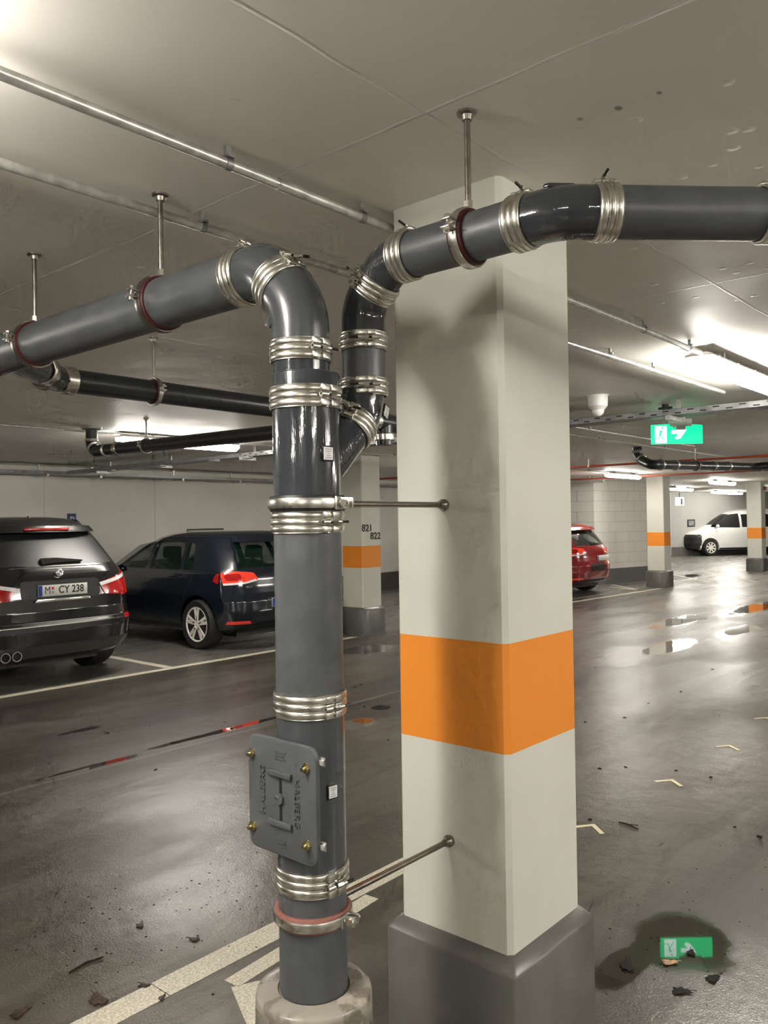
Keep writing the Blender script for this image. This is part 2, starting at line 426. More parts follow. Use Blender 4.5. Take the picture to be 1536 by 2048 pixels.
# ------------------------------------------------------------------ columns
def column(x, y, s, label, pl=.37, off=.035, group='square concrete columns'):
    t = thing('column', label, 'column', (x+s/2, y+s/2, 0), group=group)
    c = .014
    poly = [(x+c, y), (x+s-c, y), (x+s, y+c), (x+s, y+s-c), (x+s-c, y+s), (x+c, y+s), (x, y+s-c), (x, y+c)]
    obj('shaft', MB().prism(poly, (0, 0, 0), (1, 0, 0), (0, 1, 0), H), 'column_paint', t, smooth=False)
    a = off; b = .006
    mb = MB()
    def rect(o, z, cc=.012):
        return [(x-o+cc, y-o, z), (x+s+o-cc, y-o, z), (x+s+o, y-o+cc, z), (x+s+o, y+s+o-cc, z), (x+s+o-cc, y+s+o, z), (x-o+cc, y+s+o, z), (x-o, y+s+o-cc, z), (x-o, y-o+cc, z)]
    rings = [rect(a, 0), rect(a, pl-.03), rect(a-.004, pl-.02), rect(b, pl+.008), rect(-.002, pl+.012)]
    vs = sum(rings, []); n = 8
    fs = [(i*n+k, i*n+(k+1) % n, (i+1)*n+(k+1) % n, (i+1)*n+k) for i in range(len(rings)-1) for k in range(n)]
    fs += [list(range(n))[::-1], list(range((len(rings)-1)*n, len(rings)*n))]
    mb.add(vs, fs)
    obj('plinth', mb, 'plinth_grey', t, smooth=True, ang=50)
    return t
c_near = column(1.953, 1.252, .40, 'large foreground column with an orange band, right beside the grey stack pipe')
c_mid = column(8.52, 7.82, .40, 'column behind the stack pipe with numbers 821 and 822 above its orange band')
text('bay_number', '821', .135, (8.625, 7.818, 1.50), (1, 0, 0), (0, 0, 1), .001, 'ink_black', c_mid, sx=1.12, bold=.003)
text('bay_number', '822', .135, (8.80, 7.818, 1.385), (1, 0, 0), (0, 0, 1), .001, 'ink_black', c_mid, sx=1.12, bold=.003)
column(18.2, 7.42, .40, 'distant orange banded column in front of the white block wall')
c_van = column(24.76, 7.24, .40, 'farthest orange banded column, standing in front of the white van')
obj('alarm_box', MB().box((25.0, 7.18, 2.33), (25.1, 7.24, 2.43)), 'sprinkler_red', c_van, bevel=.005)

# ------------------------------------------------------------------ floor paint
def line(p, q, wd, label, h=.0015):
    p, q = V((*p, 0)), V((*q, 0)); d = (q-p).normalized(); n = V((-d.y, d.x, 0))*wd/2; L = (q-p).length
    o = obj('floor_line', MB().add([p-n, q-n, q+n, p+n, *(x+V((0, 0, h)) for x in (p-n, q-n, q+n, p+n))],
            [(0,3,2,1),(4,5,6,7),(0,1,5,4),(1,2,6,5),(2,3,7,6),(3,0,4,7)]), 'line_paint', smooth=False)
    return tag(o, label, 'floor marking', 'painted parking lines')
line((-3, 7.79), (8.3, 7.79), .10, 'long pale line along the front of the bays with the dark cars')
line((5.33, 7.85), (5.33, 12.6), .10, 'pale divider line between the black estate car and the dark blue hatchback')
line((-.2, 2.46), (1.618, 2.46), .115, 'wide pale line along the near bay, its ragged end at the bottom of the picture')
line((1.622, 2.46), (4.4, 2.46), .115, 'pale line passing behind the foot of the stack pipe')
line((1.28, 1.14), (1.83, 2.26), .10, 'slanting pale line beside the round concrete collar')
line((1.80, 2.30), (2.6, 2.36), .07, 'short pale line running from the collar toward the big column')
line((13.5, 7.62), (17.9, 7.40), .10, 'pale bay line in front of the white block wall')
line((17.2, 7.50), (18.3, 8.75), .10, 'first slanted pale line between the block wall and its column')
line((17.2, 7.45), (17.75, 8.55), .10, 'second slanted pale line, nearer the red car')
line((19.7, 6.75), (22.9, 9.3), .10, 'pale diagonal bay line to the right of the distant column')
line((20.8, 6.2), (24.5, 9.1), .10, 'pale diagonal bay line nearest the farthest column')

# ------------------------------------------------------------------ couplings and clamps
def coupling(parent, o, axis, r, lug, width=.054, name='coupling', flip=1):
    """ribbed stainless coupling around a pipe; lug = direction of the bolt housing"""
    a, _, _ = frame(axis); o = V(o); w2 = width/2; t0 = r+.0015; pr = [(-w2, t0), (-w2, t0+.003)]
    N = 36
    for i in range(N+1):
        q = i/N; h = -w2+.002+q*(width-.004)
        rib = abs(math.sin(q*3*PI))**.5
        pr.append((h, t0+.0026+.0034*rib))
    pr += [(w2, t0+.003), (w2, t0)]
    c = obj(name, MB().ring(o, a, pr, 56), 'steel', parent, ang=60)
    L = V(lug); L = (L-a*L.dot(a)).normalized(); T = a.cross(L)*flip
    R = r+.008
    mb = MB()
    for s in (-1, 0, 1):
        mb.obox(o+L*(R+.001)+a*s*width*.33-T*.015, T-L*.12, a, L, .012, width*.145, .004)
        mb.obox(o+L*(R-.001)+a*s*width*.33+T*.015, T-L*.25, a, L, .013, width*.14, .004)
    obj('lug', mb, 'steel', c, bevel=.002)
    bo = o+L*(R+.010)
    mb = MB().ring(bo-T*.030, T, [(-.004, .0032), (-.004, .0068), (.016, .0068), (.016, .0032)], 16).cyl(bo-T*.006, bo+T*.010, .0065, 6).cyl(bo+T*.010, bo+T*.022, .0055, 16)
    obj('bolt', mb, 'steel', c)
    mb = MB().cyl(bo-T*.03, bo+T*.044, .0034, 10)
    obj('bolt_shaft', mb, 'dark_iron', c)
    return c
def clamp_ring(t, o, axis, r, side, lining, width=.030):
    a, _, _ = frame(axis); o = V(o); w2 = width/2
    obj('rubber_lining', MB().ring(o, a, [(-w2-.004, r+.0005), (-w2-.004, r+.007), (-w2, r+.0095), (w2, r+.0095), (w2+.004, r+.007), (w2+.004, r+.0005)], 56), lining, t)
    b = obj('band', MB().ring(o, a, [(-w2+.003, r+.009), (-w2+.003, r+.013), (-w2+.007, r+.0145), (w2-.007, r+.0145), (w2-.003, r+.013), (w2-.003, r+.009)], 56), 'steel', t, ang=25)
    L = V(side); L = (L-a*L.dot(a)).normalized(); T = a.cross(L)
    mb = MB()
    if r > .08:
        mb.obox(o+L*(r+.013)-T*.012, T, a, L, .014, w2*1.05, .003)
        obj('screw', MB().cyl(o+L*(r+.016)-T*.012, o+L*(r+.019)-T*.012, .007, 14), 'bright_nut', b)
    for s in (-1, 1):
        mb.obox(o+L*(r+.024)+T*s*.010, L, a, T, .016, w2*.85, .0022)
    obj('flange', mb, 'steel', b, bevel=.001)
    p = o+L*(r+.030)
    mb = MB().cyl(p-T*.020, p+T*.022, .0036, 10).cyl(p-T*.021, p-T*.012, .0085, 12).cyl(p+T*.012, p+T*.020, .0085, 6)
    obj('clamp_bolt', mb, 'bright_nut', b)
    return b
def hanger(o, axis, r, label, side, bandm='steel', lining='red_rubber', rod_r=.0075, top=H, group='pipe hangers', plate=.024):
    o = V(o); t = thing('pipe_hanger', label, 'pipe clamp', (o.x, o.y, top), group=group)
    cb_ = clamp_ring(t, o, axis, r, side, lining); cb_.data.materials[0] = M[bandm]
    p = o+V((0, 0, r+.012))
    obj('rod', MB().cyl(p+V((0, 0, .012)), (o.x, o.y, top), rod_r, 16), 'steel_dark', t)
    obj('nut', MB().cyl(p, p+V((0, 0, .018)), rod_r*1.7, 6), 'bright_nut', t)
    q = V((o.x, o.y, top))
    obj('ceiling_plate', MB().lathe([(-.020, rod_r*1.6), (-.008, rod_r*1.9), (-.006, plate), (0, plate)], q, (0, 0, 1), 20), 'steel_dark', t)
    return t
def arc(p0, d0, d1, R, n=10):
    """points of a bend starting at p0 along d0 and ending along d1"""
    p0, d0, d1 = V(p0), V(d0).normalized(), V(d1).normalized(); th = d0.angle(d1)
    k = (d1-d0*d1.dot(d0)).normalized()
    return [p0+d0*R*math.sin(th*i/n)+k*R*(1-math.cos(th*i/n)) for i in range(n+1)]

# ------------------------------------------------------------------ stack pipe
SX, SY = 1.392, 1.458; RB = .0825; RS = .070
cl = thing('concrete_collar', 'round cast concrete collar around the foot of the stack pipe', 'concrete base', (SX, SY, 0))
obj('collar', MB().lathe([(0, .142), (.40, .142), (.458, .141), (.467, .139), (.472, .134), (.475, .120), (.476, .088), (.470, .084)], (SX, SY, 0), (0, 0, 1), 64), 'collar_concrete', cl, ang=50)
mb = MB()
for a in (200, 250, 305): obj('anchor_bolt', MB().cyl((SX+.139*math.cos(math.radians(a)), SY+.139*math.sin(math.radians(a)), .36), (SX+.147*math.cos(math.radians(a)), SY+.147*math.sin(math.radians(a)), .358), .008, 8), 'dark_iron', cl)

st = thing('drain_stack', 'thick grey drain pipe rising from the concrete collar and bending left along the ceiling', 'drain pipe', (SX, SY, .474))
Z = lambda a, b, r, m, n='pipe': obj(n, MB().lathe([(a, r-.004), (a, r), (b, r), (b, r-.004)], (SX, SY, 0), (0, 0, 1), 64), m, st)
Z(.474, .747, RB, 'pipe_grey'); Z(.747, 1.163, RB+.001, 'fitting_mid', 'access_pipe'); Z(1.163, 1.600, RB, 'pipe_grey')
Z(1.600, 1.900, RB, 'fitting_grey', 'branch_fitting')
lugd = (.85, -.60, 0)   # bolts look to the right of the picture, toward the camera
LD = (-.10, -1, 0)
coupling(st, (SX, SY, .747), (0, 0, 1), RB, LD, .058)
coupling(st, (SX, SY, 1.163), (0, 0, 1), RB, LD, .056)
coupling(st, (SX, SY, 1.600), (0, 0, 1), RB, LD, .052)
coupling(st, (SX, SY, 1.900), (0, 0, 1), RB, LD, .054)
ex, ey = SX-.003, SY+.0125
mb = MB().lathe([(1.90, RB), (1.957, RB), (1.9615, RB-.002), (1.963, RB-.006), (1.963, .03)], (SX, SY, 0), (0, 0, 1), 64)
mb.lathe([(1.95, RS), (2.016, RS)], (ex, ey, 0), (0, 0, 1), 64)
obj('reducer', mb, 'fitting_grey', st, ang=50)
coupling(st, (ex, ey, 2.016), (0, 0, 1), RS, LD, .052)
up = V((0, 0, 1)); dg = V((0, 1, 1)).normalized(); ly = V((0, 1, 0))
a1 = [V((ex, ey, 2.016)), V((ex, ey, 2.05))]+arc((ex, ey, 2.072), up, dg, .140)
e1 = a1[-1]+dg*.032
a1.append(e1)
obj('elbow', MB().tube(a1, RS+.001, 48), 'fitting_mid', st)
obj('mould_seam', MB().obox((ex-.030, ey+.070, 2.115), (0, -.5, .8), (1, 0, 0), (0, .8, .5), .030, .006, .012), 'fitting_mid', st, bevel=.004)
coupling(st, e1, dg, RS, (-.25, -1, 1), .054)
zt = 2.253
a2 = [e1]+arc(e1+dg*.036, dg, ly, .095)
d = zt-a2[-1].z
zt = a2[-1].z
a2 = a2+[V((ex, 1.685, zt))]
obj('elbow', MB().tube(a2, RS+.001, 48), 'fitting_mid', st)
yc = 1.680
coupling(st, (ex, yc, zt), ly, RS, (.2, 0, 1), .054)
obj('pipe', MB().cyl((ex, yc, zt), (ex, 3.02, zt), RS+.0015, 64), 'pipe_grey', st)
# side branch and onward run out of the picture
obj('branch_fitting', MB().tube([(ex, 3.02, zt), (ex, 3.45, zt)], RS+.003, 48).tube([(ex, 3.08, zt), (ex+.30, 3.38, zt+.01)], .058, 40), 'fitting_mid', st)
obj('pipe', MB().cyl((ex, 3.45, zt), (ex, 7.6, zt+.02), RS, 40), 'pipe_grey', st)
# cleaning cover
PX = 1.300
mb = MB()
N = 40
def cov(yh, zh, r): return rounded([(-yh, -zh), (yh, -zh), (yh, zh), (-yh, zh)], r, 6)
cyc, czc = 1.449, .956
neck = cov(.070, .120, .040)
obj('cover_neck', MB().prism(neck, (SX-.02, 1.458, czc), (0, 1, 0), (0, 0, 1), -(SX-.02-PX-.006)), 'fitting_mid', st)
cover = obj('cover', MB().prism(cov(.1175, .135, .030), (PX-.014, cyc, czc), (0, 1, 0), (0, 0, 1), .014), 'pipe_grey', st, bevel=.004)
# embossed bars and slot on the cover  (u toward +Y = left in the picture)
FX = PX-.014
def emb(name, y0, y1, z0, z1, h, m='pipe_grey', bev=.002):
    return obj(name, MB().box((FX-h, min(y0, y1), z0), (FX, max(y0, y1), z1)), m, cover, bevel=bev)
emb('raised_bar', 1.410, 1.490, 1.006, 1.020, .008); emb('raised_bar', 1.410, 1.490, .890, .904, .008)
emb('slot', 1.446, 1.454, .904, 1.006, .0012, 'black_rubber', 0)
obj('boss', MB().cyl((FX-.006, 1.452, .955), (FX, 1.452, .955), .013, 20), 'pipe_grey', cover)
obj('boss_pin', MB().cyl((FX-.009, 1.458, .957), (FX, 1.458, .957), .003, 10), 'bright_nut', cover)
text('embossed_word', 'HALBERG', .0235, (FX-.0005, 1.395, .955), (0, 0, -1), (0, -1, 0), .0022, 'pipe_grey', cover, sx=1.15)
text('embossed_word', 'HALBERG', .0235, (FX-.0005, 1.512, .965), (0, 0, 1), (0, 1, 0), .0022, 'pipe_grey', cover, sx=1.15)
for zc in (1.055, .852):
    emb('raised_mark', 1.432, 1.470, zc-.010, zc-.006, .0015, bev=0); emb('raised_mark', 1.432, 1.470, zc+.006, zc+.010, .0015, bev=0); emb('raised_mark', 1.436, 1.466, zc-.002, zc+.002, .0015, bev=0)
for y, z in ((1.560, 1.044), (1.560, .868), (1.362, 1.042), (1.362, .868)):
    y = max(1.345, min(y, 1.552))
    b = obj('cover_bolt', MB().cyl((FX-.003, y, z), (FX, y, z), .012, 20).cyl((FX-.009, y, z), (FX-.003, y, z), .0088, 6).cyl((FX-.016, y, z), (FX-.009, y, z), .0045, 12), 'zinc_yellow', st)
for z in (1.058, .868):
    obj('cover_clip', MB().box((PX-.004, 1.322, z-.006), (PX+.006, 1.334, z+.006)).box((PX+.002, 1.322, z-.010), (PX+.007, 1.336, z+.010)), 'galvanised', st, bevel=.001)
def sticker(parent, o, nrm, upv, s=.022, framed=True):
    n = V(nrm).normalized(); u = V(upv); u = (u-n*u.dot(n)).normalized(); x = u.cross(n); o = V(o)
    k = obj('label', MB().obox(o, x, u, n, s*.62, s*.72, .0025), 'black_gloss', parent, bevel=.001)
    obj('label_face', MB().obox(o+n*.003, x, u, n, s*.50, s*.58, .0006), 'label_white', k, smooth=False)
    mb = MB()
    for i, wd in enumerate((.38, .30, .12, .22, .36)): mb.obox(o+n*.0040+u*s*(.40-.2*i), x, u, n, s*wd, s*.025, .0003)
    obj('label_print', mb, 'label_ink', k, smooth=False)
def on_stack(ang, z, r=RB): a = math.radians(ang); d = V((math.cos(a), math.sin(a), 0)); return V((SX, SY, z))+d*(r+.002), d
p, d = on_stack(-98, .963); sticker(st, p, d, (0, 0, 1), .024)
p, d = on_stack(-98, 1.762); sticker(st, p, d, (0, 0, 1), .026)

# wall-fixed clamps on the stack with rods to the column
def wall_clamp(z, label, lining, width):
    t = thing('wall_clamp', label, 'pipe clamp', (1.953, SY, z), group='stack pipe clamps')
    clamp_ring(t, (SX, SY, z), (0, 0, 1), RB, (.25, -1, 0), lining, width)
    obj('rod', MB().cyl((SX+RB+.010, SY, z), (1.953, SY, z), .0085, 16), 'steel_dark', t)
    obj('wall_plate', MB().lathe([(0, .016), (-.004, .0175), (-.012, .0175), (-.020, .011), (-.03, .0100)], (1.953, SY, z), (1, 0, 0), 24), 'steel_dark', t)
wall_clamp(1.645, 'upper stack clamp with a straight steel rod running to the big column', 'black_rubber', .030)
wall_clamp(.655, 'lower stack clamp near the concrete collar, rod slanting to the big column', 'pale_red_rubber', .028)

# ------------------------------------------------------------------ branch pipe to the right
RN = .0572; BX = 1.6045
br = thing('branch_drain', 'thinner dark grey pipe leaving the stack, bending up and running off to the right', 'drain pipe', (BX, SY, 1.9))
dx = V((1, 0, 1)).normalized(); dY = V((0, -1, 0)); dm = V((0, -1, 1)).normalized()
b0 = V((SX+.03, SY, 1.713)); bc = V((SX+.160, SY, 1.842))
obj('branch_arm', MB().cyl(b0, bc, RN, 48), 'fitting_grey', br)
coupling(br, bc+dx*.004, dx, RN, (-1, -.55, 1), .050)
q = arc(bc+dx*.018, dx, up, .085)
sh = V((BX, SY, q[-1].z+.03))
obj('elbow', MB().tube([bc]+q+[V((BX, SY, 1.951))], RN+.0005, 48), 'fitting_grey', br)
coupling(br, (BX, SY, 1.952), up, RN, (-.9, -1, 0), .046, flip=-1)
obj('pipe', MB().cyl((BX, SY, 1.952), (BX, SY, 2.074), RN, 48), 'pipe_grey', br)
coupling(br, (BX, SY, 2.072), up, RN, (-.9, -1, 0), .046, flip=-1)
q = arc((BX, SY, 2.126), up, dm, .105); m1 = q[-1]+dm*.020
obj('elbow', MB().tube([V((BX, SY, 2.072))]+q+[m1], RN+.0005, 48), 'fitting_grey', br)
coupling(br, m1, dm, RN, (-1, .2, .3), .048, flip=-1)
q = arc(m1+dm*.034, dm, dY, .105); zb = q[-1].z
obj('elbow', MB().tube([m1]+q+[V((BX, 1.30, zb))], RN+.0005, 48), 'fitting_grey', br)
coupling(br, (BX, 1.306, zb), dY, RN, (.2, 0, 1), .050)
obj('pipe', MB().cyl((BX, 1.306, zb), (BX, .966, zb), RN, 64), 'pipe_grey', br)
coupling(br, (BX, .966, zb), dY, RN, (.2, 0, 1), .050)
d4 = V((1, -1, 0)).normalized(); Rk = .12; tl = Rk*math.tan(PI/8); kc = V((BX, .874, zb))
q = arc(kc-dY*tl, dY, d4, Rk)
c2 = kc+d4*.098
obj('elbow', MB().tube([V((BX, .966, zb))]+q+[c2], RN+.001, 48), 'fitting_grey', br)
obj('mould_seam', MB().obox(kc+V((.0, .0, RN+.001)), d4, dY, (0, 0, 1), .030, .008, .005), 'fitting_grey', br, bevel=.003)
coupling(br, c2, d4, RN, (.1, .1, 1), .052)
c3 = kc+d4*.475
obj('pipe', MB().cyl(c2, c3, RN, 64), 'pipe_grey', br)
coupling(br, c3, d4, RN, (.1, .1, 1), .052)
obj('pipe', MB().cyl(c3, kc+d4*2.6, RN, 48), 'pipe_grey', br)
sticker(br, V((BX, SY, 1.888))+V((.30, -1, -.05)).normalized()*(RN+.004), (.30, -1, -.05), (.35, 0, 1), .024)
hanger((BX, 1.115, zb), dY, RN, 'hanger with a long rod holding the right-hand branch pipe in front of the big column', (-1, 0, .15))
hanger((kc+d4*1.6)[:3], d4, RN, 'hanger on the branch pipe where it leaves the picture at the right', (-1, -1, .15))
hanger((ex, 2.062, zt), ly, RS, 'hanger on the thick left-hand pipe, nearer the bend', (-1, 0, .12), 'steel_dark')
hanger((ex, 2.842, zt), ly, RS, 'hanger on the thick left-hand pipe near the left edge of the picture', (-1, 0, .12), 'steel_dark')

# ------------------------------------------------------------------ pipes behind
def simple_coupling(parent, o, axis, r, w=.06):
    w2 = w/2
    pr = [(-w2, r+.001), (-w2, r+.006), (-w2*.66, r+.011), (-w2*.33, r+.006), (0, r+.011), (w2*.33, r+.006), (w2*.66, r+.011), (w2, r+.006), (w2, r+.001)]
    return obj('coupling', MB().ring(o, axis, pr, 32), 'steel', parent, ang=70)
z3 = 2.290
p3 = thing('drain_pipe', 'dark pipe coming from the left-hand pipe and passing behind the stack', 'drain pipe', (2.6, 3.74, z3), group='dark drain pipes in the background')
kx = ex+.54
obj('pipe', MB().tube([(ex+.30, 3.36, zt+.012), (ex+.43, 3.49+.04, zt+.02)], RN, 32), 'far_pipe', p3)
simple_coupling(p3, V((ex+.285, 3.355, zt+.012)), (1, 1, 0), RN)
k0 = V((kx-.06, 3.68, z3))
q = arc(k0-V((.04, .04, 0)), (1, 1, 0), (1, 0, 0), .14)
obj('elbow', MB().tube([V((ex+.30, 3.36, zt+.012))]+q+[q[-1]+V((.04, 0, 0))], RN+.001, 32), 'fitting_mid', p3)
yq = q[-1].y
simple_coupling(p3, k0-V((.05, .05, 0)), (1, 1, 0), RN)
simple_coupling(p3, q[-1]+V((.03, 0, 0)), (1, 0, 0), RN)
obj('pipe', MB().cyl(q[-1]+V((.03, 0, 0)), (4.14, yq, 2.28), RN, 40), 'far_pipe', p3)
simple_coupling(p3, V((4.14, yq, 2.28)), (1, 0, 0), RN)
obj('branch_fitting', MB().tube([(4.14, yq, 2.28), (4.42, yq, 2.27)], RN+.003, 32).tube([(4.25, yq, 2.275), (4.25, yq, 2.12)], RN, 32).tube([(4.25, yq, 2.275), (4.25, yq+.2, 2.29)], RN, 32), 'far_pipe', p3)
simple_coupling(p3, V((4.25, yq, 2.175)), (0, 0, 1), RN, .05)
hanger((2.43, yq, 2.288), (1, 0, 0), RN, 'hanger on the dark pipe that passes behind the stack', (-.3, -1, .1))
p4 = thing('drain_pipe', 'dark pipe farther back that turns up into the ceiling above the black estate car', 'drain pipe', (4.22, 6, 2.3), group='dark drain pipes in the background')
obj('pipe', MB().cyl((4.24, yq+.2, 2.285), (4.22, 7.0, 2.325), RN, 32), 'far_pipe', p4)
simple_coupling(p4, V((4.22, 7.0, 2.325)), ly, RN); simple_coupling(p4, V((4.22, 7.20, 2.327)), ly, RN, .03)
obj('elbow', MB().tube([V((4.22, 7.0, 2.325)), V((4.22, 7.36, 2.327))]+arc((4.22, 7.38, 2.327), ly, up, .10)+[V((4.22, 7.48, H-.03))], RN, 32), 'far_pipe', p4)
simple_coupling(p4, V((4.22, 7.43, 2.365)), (0, 1, 1), RN, .03); simple_coupling(p4, V((4.22, 7.48, 2.44)), up, RN, .03)
obj('ceiling_flange', MB().lathe([(-.03, .075), (-.02, .10), (0, .10)], (4.22, 7.48, H), (0, 0, 1), 32), 'tray_grey', p4)
hanger((4.23, 6.54, 2.32), ly, RN, 'thin hanger on the far pipe above the dark blue hatchback', (-1, 0, .1))
# far right run
p5 = thing('drain_pipe', 'dark pipe with many bright couplings running to the right beneath the exit sign', 'drain pipe', (11, 4.4, 2.28), group='dark drain pipes in the background')
def soft(pts, k=3):
    pts = [V(p) for p in pts]
    for _ in range(k):
        q = [pts[0]]
        for a, b in zip(pts, pts[1:]): q += [a*.75+b*.25, a*.25+b*.75]
        pts = q+[pts[-1]]
    return pts
RF = .064
P5 = lambda x: V((x, 4.38-.05*(x-10.6), 2.295+.028*(x-10.6)))
obj('pipe', MB().cyl(P5(10.62), P5(16.5), RF, 32), 'far_pipe', p5)
obj('elbow', MB().tube(soft([(10.80, 4.76, H-.01), (10.80, 4.75, 2.42), (10.52, 4.47, 2.30), (10.50, 4.39, 2.29), P5(10.66)]), RF, 32), 'far_pipe', p5)
for x in (10.66, 11.1, 12.4, 12.95, 14.3): simple_coupling(p5, P5(x), (1, 0, 0), RF)
simple_coupling(p5, V((10.70, 4.65, 2.375)), (-1, -1, -.7), RF, .04); simple_coupling(p5, V((10.80, 4.755, 2.50)), up, RF, .04)
hanger(P5(11.77)[:], (1, 0, .03), RF, 'thin hanger on the dark pipe below the exit sign, left of two', (-.3, -1, .1), rod_r=.006)
hanger(P5(15.0)[:], (1, 0, .03), RF, 'thin hanger on the dark pipe at the right edge, below the exit sign', (-.3, -1, .1), rod_r=.006)
p6 = p5
obj('elbow', MB().tube(soft([(14.15, 3.96, 2.46), (14.15, 3.96, 2.33), (14.5, 3.9, 2.22), (15.3, 3.6, 2.20)]), RF, 32), 'far_pipe', p6)
obj('branch_fitting', MB().tube(soft([P5(14.0), (14.12, 4.05, 2.41), (14.15, 3.96, 2.40)]), RF*.95, 24), 'far_pipe', p6)
simple_coupling(p6, V((14.15, 3.96, 2.36)), up, RF, .04); simple_coupling(p6, V((14.5, 3.87, 2.245)), (.9, -.2, -.2), RF, .04)

# ------------------------------------------------------------------ conduits on the ceiling
def conduit(y, x0, x1, z, r, clips, label, m='galvanised', joins=()):
    t = thing('conduit', label, 'conduit', ((x0+x1)/2, y, z), group='galvanised conduits under the ceiling')
    obj('tube', MB().cyl((x0, y, z), (x1, y, z), r, 20), m, t)
    for x in clips:
        obj('clip', MB().ring((x, y, z), (1, 0, 0), [(-.010, r), (-.010, r+.002), (.010, r+.002), (.010, r)], 20).box((x-.008, y-.006, z+r), (x+.008, y+.006, H)).box((x-.010, y-.018, z+r-.002), (x+.010, y+.018, z+r+.006)), 'tray_grey', t)
    for x in joins: obj('sleeve', MB().cyl((x-.05, y, z), (x+.05, y, z), r+.0022, 20), m, t)
conduit(1.672, -3, 4.66, 2.525, .0142, (-.6, .35, 1.33, 1.84, 3.05, 3.9, 4.5), 'ceiling conduit nearest the camera, ending at the big lamp on the right', joins=(1.55,))
conduit(2.09, -3, 6.3, 2.525, .0138, (-.5, .5, 1.56, 2.7, 3.8, 4.4, 5.0), 'second ceiling conduit, passing behind the left hanger rods', joins=(4.42, 2.2))
for yy, xa, xb, lb in ((7.62, 0, 17, 'thin conduit feeding the lamps above the parked cars'), (4.45, 6.3, 14, 'thin conduit running back from the perforated tray'), (4.05, 7.0, 11, 'thin grey conduit beside the elbow of the far right pipe')):
    t = thing('conduit', lb, 'conduit', ((xa+xb)/2, yy, 2.54), group='galvanised conduits under the ceiling')
    obj('tube', MB().cyl((xa, yy, 2.54), (xb, yy, 2.54), .010, 12), 'galvanised', t)
    for x in range(int(xa)+1, int(xb), 2): obj('clip', MB().box((x, yy-.012, 2.53), (x+.02, yy+.012, H)), 'tray_grey', t)
o = thing('sprinkler_pipe', 'long red sprinkler pipe under the far ceiling', 'pipe', (12.4, 3, 2.45))
obj('pipe', MB().cyl((12.4, -6, 2.45), (12.4, 12.2, 2.45), .017, 16), 'sprinkler_red', o)
for y in (6.3, 5.3, 3.1, 1.9, 0.6): obj('pipe_bracket', MB().ring((12.4, y, 2.45), (0, 1, 0), [(-.015, .017), (-.015, .022), (.015, .022), (.015, .017)], 16).box((12.392, y-.006, 2.47), (12.408, y+.006, H-.002)), 'galvanised', o)
o = thing('sprinkler_pipe', 'brown red pipe close under the ceiling above the block wall', 'pipe', (17.2, 9, 2.5))
obj('pipe', MB().cyl((17.3, 2, 2.50), (17.3, 12.5, 2.50), .017, 12), 'sprinkler_red', o)
o = thing('ceiling_duct', 'bright silver pipe in front of the block wall, left of the lamp', 'pipe', (17.5, 9.8, 2.42))
obj('duct', MB().cyl((17.35, 8.45, 2.44), (17.35, 12.6, 2.44), .035, 20), 'galvanised', o)
for y in (8.8, 9.6, 10.4): obj('duct_bracket', MB().box((17.33, y-.01, 2.45), (17.37, y+.01, H)), 'galvanised', o)

# ------------------------------------------------------------------ cable trays
def tray(axis, c, a0, a1, z, wd, label, brackets, hgt=.05, perf=None, side=1):
    L = a1-a0
    P = (lambda s, u, zz: (a0+s, c+u, zz)) if axis == 'x' else (lambda s, u, zz: (c+u, a0+s, zz))
    t = thing('cable_tray', label, 'cable tray', P(L/2, 0, z), group='cable trays under the ceiling')
    mb = MB()
    def bx(p, q):
        mb.box(tuple(min(i, j) for i, j in zip(p, q)), tuple(max(i, j) for i, j in zip(p, q)))
    w2 = wd/2
    bx(P(0, -w2, z), P(L, w2, z+.002)); bx(P(0, -w2, z), P(L, -w2+.002, z+hgt)); bx(P(0, w2-.002, z), P(L, w2, z+hgt))
    bx(P(0, -w2, z+hgt-.002), P(L, -w2+.010, z+hgt)); bx(P(0, w2-.010, z+hgt-.002), P(L, w2, z+hgt))
    obj('tray', mb, 'tray_grey', t, smooth=False)
    if perf:
        s = perf[0]; k = 0
        while s < perf[1]:
            k += 1
            for zz in ((z+hgt*.3,), (z+hgt*.7,))[k % 2]:
                p = P(s-a0, -w2-.001, zz-.005); q = P(s-a0+.05, -w2-.0002, zz+.005)
                obj('slot', MB().box(tuple(min(i, j) for i, j in zip(p, q)), tuple(max(i, j) for i, j in zip(p, q))), 'ink_black', t, smooth=False)
            s += .10
    mb = MB(); k = 0
    for off, rr in ((-.06, .012), (-.02, .010), (.03, .014), (.07, .009)):
        pts = [P(s*L/24, off+.012*math.sin(s*1.7+off*90), z+.002+rr+.004*abs(math.sin(s*2.3+k))) for s in range(25)]; k += 1
        mb.tube(pts, rr, 8)
    obj('cables', mb, 'plastic_black', t)
    for s in brackets:
        mb = MB()
        p = P(s-a0-.02, -w2-.02, z-.035); q = P(s-a0+.02, w2+.02, z)
        mb.box(tuple(min(i, j) for i, j in zip(p, q)), tuple(max(i, j) for i, j in zip(p, q)))
        p = P(s-a0-.015, w2+.004, z); q = P(s-a0+.015, w2+.02, H-.001)
        mb.box(tuple(min(i, j) for i, j in zip(p, q)), tuple(max(i, j) for i, j in zip(p, q)))
        obj('bracket', mb, 'galvanised', t, smooth=False)
    return t
tray('x', 12.45, -8, 17.0, 2.41, .26, 'long cable tray along the top of the left wall', (5.0, 6.2, 7.1, 8.7, 10.0, 11.5, 13))
tray('y', 6.62, -4, 12.3, 2.42, .20, 'perforated cable tray crossing the ceiling above the exit sign', (1.2, 2.6, 4.6, 6.2, 8, 9.8, 11.4), perf=(.4, 8.0))
tray('y', 22.6, 8.9, 12.3, 2.42, .25, 'short cable tray beyond the slanted block wall', (9.6, 10.4, 11.4))
